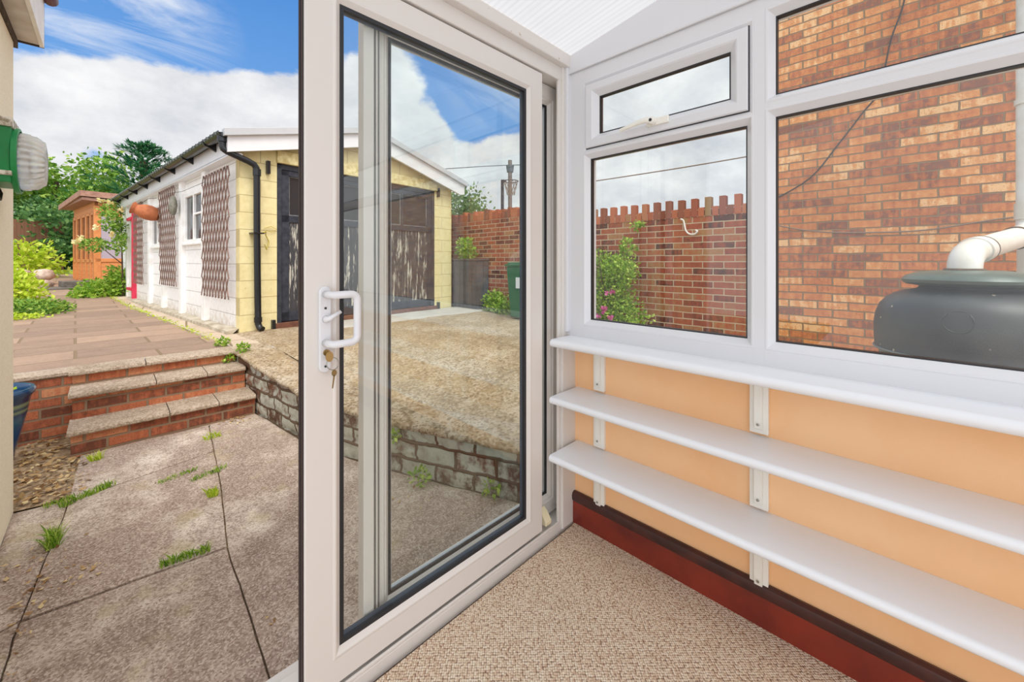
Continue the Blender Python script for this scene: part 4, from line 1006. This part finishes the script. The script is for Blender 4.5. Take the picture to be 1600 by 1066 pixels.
for c_, ax_, r_, l_, mt in ((Vector((2.735, -.2335, 1.3025)), ax0, .0595, .07, PIPEW), (Vector((2.775, -.246, 1.3075)), ax0, .0605, .008, RINGM), (Vector((3.36, -.430, 1.379)), ax0, .0595, .09, PIPEW), (Vector((3.31, -.414, 1.373)), ax0, .0605, .008, RINGM), (Vector((3.58, -.50, 1.53)), Vector((0, 0, 1)), .060, .09, PIPEW), (Vector((3.58, -.50, 2.14)), Vector((0, 0, 1)), .060, .03, PIPEW)):
    a2 = ax_.normalized(); MB(d0).tube([c_-a2*l_/2, c_+a2*l_/2], r_, 24).build('pipe_socket' if mt is PIPEW else 'rubber_seal', mt, dpn, smooth='auto')
rn = random.Random(8)
MB(d0).tube([(2.585+.056*math.cos(a), -.185+.056*math.sin(a), 1.214) for a in [2*math.pi*i/20 for i in range(20)]], .008, 6, closed=True).build('rubber_seal', RINGM, dpn)
# ---------- bins
wh = empty('wheelie_bin', (4.42, 4.02, .39), label='green wheelie bin standing by the tall brick wall', cat='bin')
h0 = Vector(wh.location)
def taper(c, r0, r1, z0, z1, asp=1.): 
    q = MB(h0); q._a([(c[0]+sx*r, c[1]+sy*r*asp, z) for r, z in ((r0, z0), (r1, z1)) for sx, sy in ((-1, -1), (1, -1), (1, 1), (-1, 1))], [(3, 2, 1, 0), (4, 5, 6, 7), (0, 1, 5, 4), (1, 2, 6, 5), (2, 3, 7, 6), (3, 0, 4, 7)]); return q
q = taper((4.42, 4.02), .19, .235, .42, 1.18); q.build('body', GREENP, wh, bevel=.02)
MB(h0).box(4.17, 4.67, 3.76, 4.28, 1.18, 1.215).box(4.20, 4.64, 3.79, 4.25, 1.215, 1.24).build('lid', GREENP, wh, bevel=.012)
MB(h0).box(4.184, 4.19, 3.90, 4.05, .86, 1.02).build('sticker', mat('sticker_white', lin(225, 230, 235), .4), wh)
for yy in (3.84, 4.2): MB(h0).lathe([(.09, -.02), (.1, -.015), (.1, .015), (.09, .02)], (4.60, yy, .49), 20, 'y').build('wheel', BLACK, wh)
cb = empty('storage_box', (4.62, 5.7, .40), label='tall dark grey slatted storage box between garage and brick wall', cat='storage box')
c0 = Vector(cb.location)
MB(c0).box(4.53, 4.79, 5.32, 6.05, .40, 1.27).build('carcass', GREYP, cb, bevel=.006)
m = MB(c0)
for k in range(6): m.box(4.515, 4.53, 5.33+k*.12, 5.33+k*.12+.112, .42, 1.26)
for k in range(2): m.box(4.54+k*.125, 4.655+k*.125, 5.305, 5.32, .42, 1.26)
m.build('slats', GREYP, cb, bevel=.002)
MB(c0).box(4.51, 4.795, 5.30, 6.07, 1.27, 1.30).build('lid', GREYP, cb, bevel=.004)
lb = MB()._a([(4.50, 6.35, 2.55), (4.53, 6.35, 2.55), (4.53, 6.55, 2.55), (4.50, 6.55, 2.55), (4.66, 6.15, .40), (4.74, 6.15, .40), (4.74, 6.55, .40), (4.66, 6.55, .40)], [(0, 1, 2, 3), (7, 6, 5, 4), (0, 4, 5, 1), (1, 5, 6, 2), (2, 6, 7, 3), (3, 7, 4, 0)]).build('leaning_board', GREYP)
tag(lb, 'dark board leaning in the gap between garage corner and brick wall', 'board')
# ---------- basketball hoop and pole beyond the wall
bh = empty('basketball_hoop', (8.34, 8.63, 0), label='basketball hoop with torn net showing above the brick wall', cat='basketball hoop')
MB((8.34, 8.63, 0)).tube([(8.34, 8.63, 0), (8.34, 8.63, 3.72)], .05, 10).box(8.33, 8.40, 8.55, 8.63, 3.66, 3.72).build('post', BLKT, bh)
hc = Vector((8.52, 8.45, 3.68)); 
MB((8.34, 8.63, 0)).tube([hc+Vector((.22*math.cos(a), .22*math.sin(a), 0)) for a in [2*math.pi*i/24 for i in range(24)]], .014, 6, closed=True).build('rim', BLKT, bh)
nt = MB((8.34, 8.63, 0))
for i in range(12):
    a = 2*math.pi*i/12
    for s in (1, -1):
        nt.tube([hc+Vector(((.21-.10*t)*math.cos(a+s*t*.8), (.21-.10*t)*math.sin(a+s*t*.8), -.42*t)) for t in (0, .33, .66, 1)], .006, 4)
nt.build('net', GCABLE, bh)
up = empty('utility_pole', (21.26, 21.17, 0), label='distant wooden utility pole behind the brick wall and hoop', cat='utility pole')
MB((21.26, 21.17, 0)).tube([(21.26, 21.17, 0), (21.26, 21.17, 8.9)], .16, 10).build('pole', POLEM, up)
MB((21.26, 21.17, 0)).tube([(21.26, 21.17, 8.0), (21.26, 21.17, 8.5)], .30, 10, radii=[.25, .32]).build('transformer', GREYP, up)
cable('overhead_wire', [(-2, 36, 5.6), (10, 28.5, 7.0), (21.26, 21.17, 8.55), (24, 19.4, 8.4)], .03, GREYP, 'faint overhead wire running to the distant utility pole')
cw = cable('reflection_line', [(4.75, 3.44, 2.378), (4.75, 2.6, 2.366), (4.75, 1.8, 2.360), (4.75, 1.03, 2.366)], .007, GCABLE, 'thin grey line modelling a window glass reflection above the battlemented wall')  # solid line standing in for a streak reflected in the window pane
MB().box(4.735, 4.765, 3.43, 3.46, 1.80, 2.42).build('support_post', GCABLE, cw)
# ================================================================ PLANTING
def plant(name, lab, cat, blobs, n, size, m_, seed, stem=None, flat=0., flowers=None, group=None, shell=.4, aspect=.6):
    c0 = Vector((blobs[0][0], blobs[0][1], min(b[2]-b[5] for b in blobs)))
    r = empty(name, c0, 0, lab, cat, group); rn = random.Random(seed)
    q = MB(c0); leaves(q, blobs, n, size, rn, flat, shell, aspect); q.build('foliage', m_, r)
    if stem:
        q = MB(c0)
        for s in stem: q.tube(s[0], s[1], 7, radii=[s[1]*(1-.6*i/(len(s[0])-1)) for i in range(len(s[0]))])
        q.build('trunk' if cat == 'tree' else 'stem', BARK, r)
    if flowers:
        fm, pts_, fs_ = flowers
        for p in pts_:
            q = MB(c0)
            for k in range(9): leaf(q, Vector(p), fs_*rn.uniform(.7, 1.1), rn, .9)
            q.build('flower', fm, r)
    return r
def stems(c, n, h_, r, rn, sp): return [([(c[0]+rn.uniform(-.03, .03), c[1]+rn.uniform(-.03, .03), c[2]), (c[0]+rn.uniform(-sp, sp)*.5, c[1]+rn.uniform(-sp, sp)*.5, c[2]+h_*.5), (c[0]+rn.uniform(-sp, sp), c[1]+rn.uniform(-sp, sp), c[2]+h_)], r) for _ in range(n)]
rn = random.Random(11)
def tree(name, lab, x, y, h_, r, m_, seed, n=4200, size=.34, group=None):
    rr = random.Random(seed); bl = []
    for k in range(9):
        a = rr.uniform(0, 6.28); d = rr.uniform(.1, .8)*r
        bl.append((x+d*math.cos(a), y+d*math.sin(a), h_*rr.uniform(.42, .84), r*rr.uniform(.38, .6), r*rr.uniform(.38, .6), h_*rr.uniform(.12, .2)))
    bl.append((x, y, h_*.3, r*.8, r*.8, h_*.22))
    return plant(name, lab, 'tree', bl, n, size, m_, seed, [([(x, y, .3), (x, y, h_*.4), (x+.2, y, h_*.75)], .22)], group=group, shell=.3)
tree('leafy_tree', 'tall leafy tree left of the others behind the brown fence', -5.2, 31.5, 6.6, 3.2, LG2, 21, 9000, .24)
tree('leafy_tree', 'bright green leafy tree directly behind the summerhouse roof', -2.0, 29.5, 6.9, 3.0, LG2, 22, 9000, .24)
tree('leafy_tree', 'yellow green tree between the summerhouse and the blue green conifer', .6, 30.0, 6.0, 2.4, LG1, 23, 7000, .22)
tree('leafy_tree', 'low dark hedge tree filling in below the conifer', -.9, 27.6, 4.2, 2.2, LG3, 24, 5000, .2)
# conifer with drooping, feathery sprays
def conifer(x, y, h_, r, seed, lab):
    rr = random.Random(seed); c0 = Vector((x, y, .4)); e = empty('conifer_tree', c0, 0, lab, 'tree'); q = MB(c0)
    for k in range(230):
        t = rr.random()**.8*.97; z = .8+(h_-.8)*t; a = rr.uniform(0, 6.28); L = r*(1-t)*rr.uniform(.7, 1.15)+.55
        tip = Vector((x+L*math.cos(a), y+L*math.sin(a), z+L*.30)); b0_ = Vector((x, y, z-.1))
        for j in range(34):
            s = rr.random()**.6; p = b0_.lerp(tip, s); p.z += .12*math.sin(s*3)
            dr_ = (tip-b0_).normalized()+Vector((rr.gauss(0, .35), rr.gauss(0, .35), rr.gauss(0, .25))); dr_.normalize()
            sz = rr.uniform(.22, .42)*(1.1-.4*s); sd_ = dr_.cross(Vector((0, 0, 1))).normalized()*sz*.12
            q._a([p, p+dr_*sz*.5+sd_, p+dr_*sz, p+dr_*sz*.5-sd_], [(0, 1, 2), (0, 2, 3)])
    q.build('foliage', LG4, e)
    MB(c0).tube([(x, y, .4), (x, y, h_*.9)], .15, 8).build('trunk', BARK, e)
conifer(1.15, 25.2, 6.6, 3.4, 31, 'blue green conifer with wind blown tips behind the garage roof')
conifer(3.1, 25.0, 6.2, 2.2, 32, 'smaller conifer whose tip shows just above the garage eaves')
tree('leafy_tree', 'broad leafy tree beyond the brick wall beside the basketball hoop', 7.25, 9.3, 3.9, 1.35, LG3, 41, 5200, .12)
fe = MB().box(-8, -1.4, 26.4, 26.46, .3, 3.02).build('garden_fence', FENCE); tag(fe, 'brown close boarded fence below the leafy trees at the end of the garden', 'fence')
plant('round_shrub', 'lime green rounded shrub in front of the brown fence', 'shrub', [(-1.9, 20.2, 1.15, .9, .8, .75), (-2.6, 20.8, 1.0, .6, .6, .6)], 1800, .17, LG5, 51)
plant('flowering_shrub', 'plum pink flowering shrub beneath the brown fence', 'shrub', [(-3.2, 20.4, 1.0, .9, .7, .55)], 900, .15, LG3, 52, flowers=(PETALP, [(-3.2+rn.uniform(-.9, 1.2), 19.8+rn.uniform(-.3, .3), 1.0+rn.uniform(-.4, .6)) for _ in range(34)], .13))
plant('feathery_bush', 'feathery bright green bush rising beside the cream wall edge', 'shrub', [(-1.6, 12.4, .78, .62, .8, .42), (-1.25, 12.0, .66, .42, .5, .32), (-2.0, 13.0, .9, .6, .6, .45)], 3600, .10, LG5, 53, stems((-1.5, 12.3, .4), 9, .6, .015, rn, .5))
plant('trailing_shrub', 'low sprawling green plant spilling onto the terrace paving', 'shrub', [(-.85, 9.9, .50, .36, .45, .16), (-1.35, 10.0, .52, .5, .6, .2), (-.65, 10.3, .46, .25, .4, .10)], 3600, .055, LG2, 54, flat=.2)
plant('trailing_shrub', 'yellowish low ground cover along the front of the sprawling green plant', 'shrub', [(-1.2, 9.25, .43, .55, .22, .07)], 1000, .05, LG5, 55, flat=.3)
plant('garage_corner_plant', 'leafy green clump growing at the far foot of the garage', 'shrub', [(-.10, 13.3, .60, .45, .7, .26), (.22, 13.0, .72, .28, .4, .36), (-.35, 13.0, .48, .3, .5, .12)], 3000, .085, LG1, 56, flat=.1)
# climbing rose on the far end of the garage
rose = [(*G(-.25, 7.6), 2.45, .22, .3, .26), (*G(-.3, 7.0), 2.15, .2, .3, .25), (*G(-.15, 7.2), 1.9, .15, .3, .3), (*G(-.55, 7.0), 1.62, .30, .3, .15), (*G(-.2, 6.8), 1.65, .12, .2, .25), (*G(-.2, 7.6), .9, .15, .3, .3)]
plant('climbing_rose', 'climbing rose with pale yellow flowers on the far corner of the garage', 'rose', rose, 2000, .065, LG2, 57,
      [([(*G(-.10, 7.2), .4), (*G(-.12, 7.15), 1.3), (*G(-.15, 7.1), 2.5)], .02), ([(*G(-.12, 7.15), 1.2), (*G(-.5, 7.0), 1.6)], .012)],
      flowers=(PETALY, [(*G(-.45, 7.3), 2.62), (*G(-.30, 7.2), 2.58), (*G(-.30, 7.0), 2.22), (*G(-.55, 7.0), 2.0), (*G(-.85, 7.0), 1.66), (*G(-.80, 6.9), 1.76), (*G(-.35, 6.7), 1.85), (*G(-.20, 6.6), 2.4)], .09))
rk = random.Random(61)
for i, (x, y, z, r, lab) in enumerate(((-1.75, 17.3, .86, .26, 'pale pink boulder at the back of the rockery, second from its left end'), (-1.28, 17.1, .88, .22, 'pale pink boulder topping the rockery nearest the summerhouse door'), (-1.25, 16.3, .62, .20, 'small pale stone low beside the summerhouse steps'), (-1.6, 16.5, .62, .20, 'rounded pale boulder at the foot of the rockery'), (-2.3, 17.0, .7, .26, 'boulder at the left end of the rockery under the plum flowers'))):
    q = MB(); q.lathe([(0, -1), (.6, -.8), (.95, -.3), (1, .2), (.75, .7), (.35, .9), (0, .95)], (0, 0, 0), 14)
    q.v = [((a*(1+.5*noise.noise(Vector((a*2+i*5, b_*2, c_*2)))))*r, (b_*(1+.5*noise.noise(Vector((a*2, b_*2+i*7, c_*2)))))*r, c_*r*.8) for a, b_, c_ in q.v]
    o = q.build('rockery_stone', PSTONE, smooth=True); o.location = (x, y, z)
    tag(o, lab, 'stone', 'rockery stones beside the summerhouse')
# rose bush in front of the brick wall
plant('rose_bush', 'tall rose bush with magenta blooms against the battlemented brick wall', 'rose', [(4.52, 2.80, 1.15, .16, .30, .26), (4.5, 2.55, 1.12, .18, .27, .22), (4.5, 2.70, .80, .2, .36, .3), (4.5, 2.55, .55, .2, .4, .25), (4.5, 2.85, .5, .18, .3, .3), (4.6, 2.50, 1.42, .06, .12, .14), (4.68, 2.40, 1.72, .04, .10, .05)], 8000, .045, LG1, 62,
      stems((4.55, 2.65, .3), 8, 1.1, .01, rn, .3), flowers=(PETAL, [(4.30, 2.53, .885), (4.30, 2.60, .86), (4.30, 2.66, .64), (4.30, 2.72, .575), (4.30, 2.56, .565), (4.30, 2.64, .67)], .05))
plant('wall_climber', 'bright green sapling growing against the brick wall above the storage box', 'shrub', [(4.62, 5.75, 1.44, .14, .25, .13), (4.6, 5.75, 1.6, .1, .18, .1)], 420, .07, LG1, 63)
plant('foot_of_wall_plant', 'green weeds at the foot of the brick wall beside the wheelie bin', 'shrub', [(4.62, 4.95, .55, .12, .3, .2), (4.55, 4.62, .47, .13, .3, .1)], 1200, .06, LG1, 64)
plant('ivy', 'dark ivy growing in the gap behind the garage corner', 'shrub', [(4.50, 6.25, .9, .05, .1, .4)], 300, .06, LG2, 65)
# ---------- weeds in the joints
def tuft(x, y, z, w_, l_, n, hgt, seed, lab, m_=LG1, ang=0.):
    rr = random.Random(seed); q = MB()
    for k in range(n):
        a = rr.uniform(-1, 1)*l_; b_ = rr.uniform(-1, 1)*w_; px = a*math.cos(ang)-b_*math.sin(ang); py = a*math.sin(ang)+b_*math.cos(ang)
        h_ = hgt*rr.uniform(.4, 1); dx, dy = rr.gauss(0, .5)*h_, rr.gauss(0, .5)*h_; t = rr.uniform(0, 3.14); wv = Vector((math.cos(t), math.sin(t), 0))*.0022
        p0 = Vector((px, py, 0)); p1 = p0+Vector((dx*.4, dy*.4, h_*.7)); p2 = p0+Vector((dx, dy, h_))
        q._a([p0-wv, p0+wv, p1+wv*.8, p2, p1-wv*.8], [(0, 1, 2, 3, 4)])
    o = q.build('grass_tuft', m_); o.location = (x, y, z); return tag(o, lab, 'weed', 'weeds growing in the paving joints')
TF = [(.55, 3.72, .03, .05, 60, .05, 'small weed in the crack just below the right side of the garden steps', .1), (.445, 3.10, .02, .10, 120, .035, 'yellow green moss strip in the cross joint nearest the old wall', .3),
      (.30, 3.42-.22, .02, .10, 120, .03, 'thin moss line in the joint halfway to the steps', .25), (.415, 2.81, .025, .04, 110, .045, 'small round tuft in the long joint beside the door edge', 1.5),
      (.245, 2.30, .018, .085, 170, .04, 'long low grass strip in the nearest cross joint of the slabs', -.15), (-.08, 3.31, .02, .12, 160, .05, 'spiky grass line at the left end of the far cross joint', .5),
      (-.06, 3.86, .02, .03, 60, .07, 'tiny weed just in front of the lowest step', 0.), (-.185, 2.86, .02, .05, 120, .09, 'taller grass tuft by the foot of the cream wall', 1.6), (-.19, 3.33, .02, .06, 60, .03, 'flat weed in the crack near the soil corner', .3)]
for i, (x, y, a, l_, n, h_, lab, an) in enumerate(TF): tuft(x, y, ZP-.006, a, l_, int(n*1.3), h_, 100+i, lab, LG1 if i % 3 else LG5, an)
for i, (x, y, z, lab) in enumerate(((.80, 4.60, .30, 'leafy weed hanging over the end of the top step'), (.90, 4.50, .40, 'weed rooted on top of the old wall beside the steps'), (.80, 4.88, .41, 'weed at the corner where terrace and old wall meet'), (1.24, 2.30, .12, 'small weed sprouting from the face of the old wall'), (1.52, 1.66, -.06, 'weed at the foot of the old wall near the fixed door panel'), (1.30, 2.05, -.06, 'tiny yellowish weed at the base of the old wall'))):
    q = MB(); rr = random.Random(200+i); leaves(q, [(0, 0, .03, .05, .06, .045)], 130 if i < 3 else 60, .03, rr); o = q.build('wall_weed', LG1); o.location = (x, y, z); tag(o, lab, 'weed', 'weeds on the old wall')
q = MB(); rr = random.Random(9)
for k in range(300):
    x = rr.uniform(-.42, -.22); y = rr.uniform(3.45, 4.56)
    if rr.random() < .25: x = rr.uniform(-.22, .0)-.1; y = rr.uniform(3.4, 4.0)
    leaf(q, Vector((x, y, ZP+rr.uniform(.0, .015))), rr.uniform(.02, .05), rr, .6, .8)
for (cx, cy, n, s) in ((.74, 3.99, 50, .05), (-.05, 2.49, 14, .02), (-.19, 2.50, 40, .05), (-.2, 2.75, 26, .05), (-.24, 2.25, 20, .04), (.78, 4.16, 0, .05), (1.25, 2.0, 16, .06), (-.24, 1.95, 16, .05), (.42, 1.66, 4, .01)):
    for k in range(n): leaf(q, Vector((cx+rr.gauss(0, s), cy+rr.gauss(0, s*1.4), ZP+rr.uniform(.002, .012))), rr.uniform(.012, .03), rr, .6, .8)
tag(q.build('fallen_leaves', DEADL), kind='stuff', label='dry fallen leaves scattered over the patio and soil corner', cat='leaves')
q = MB(); rr = random.Random(10)
for k in range(900):
    t = rr.random(); y = 5.0+t*8; x = .86-.104*(y-4.8)+rr.gauss(0, .03); h_ = rr.uniform(.01, .04)
    leaf(q, Vector((x, y, rise(y)+.003)), rr.uniform(.02, .05), rr, .3, .3)
tag(q.build('moss_line', LG5), kind='stuff', label='line of moss and weeds between terrace flags and garage path', cat='moss')
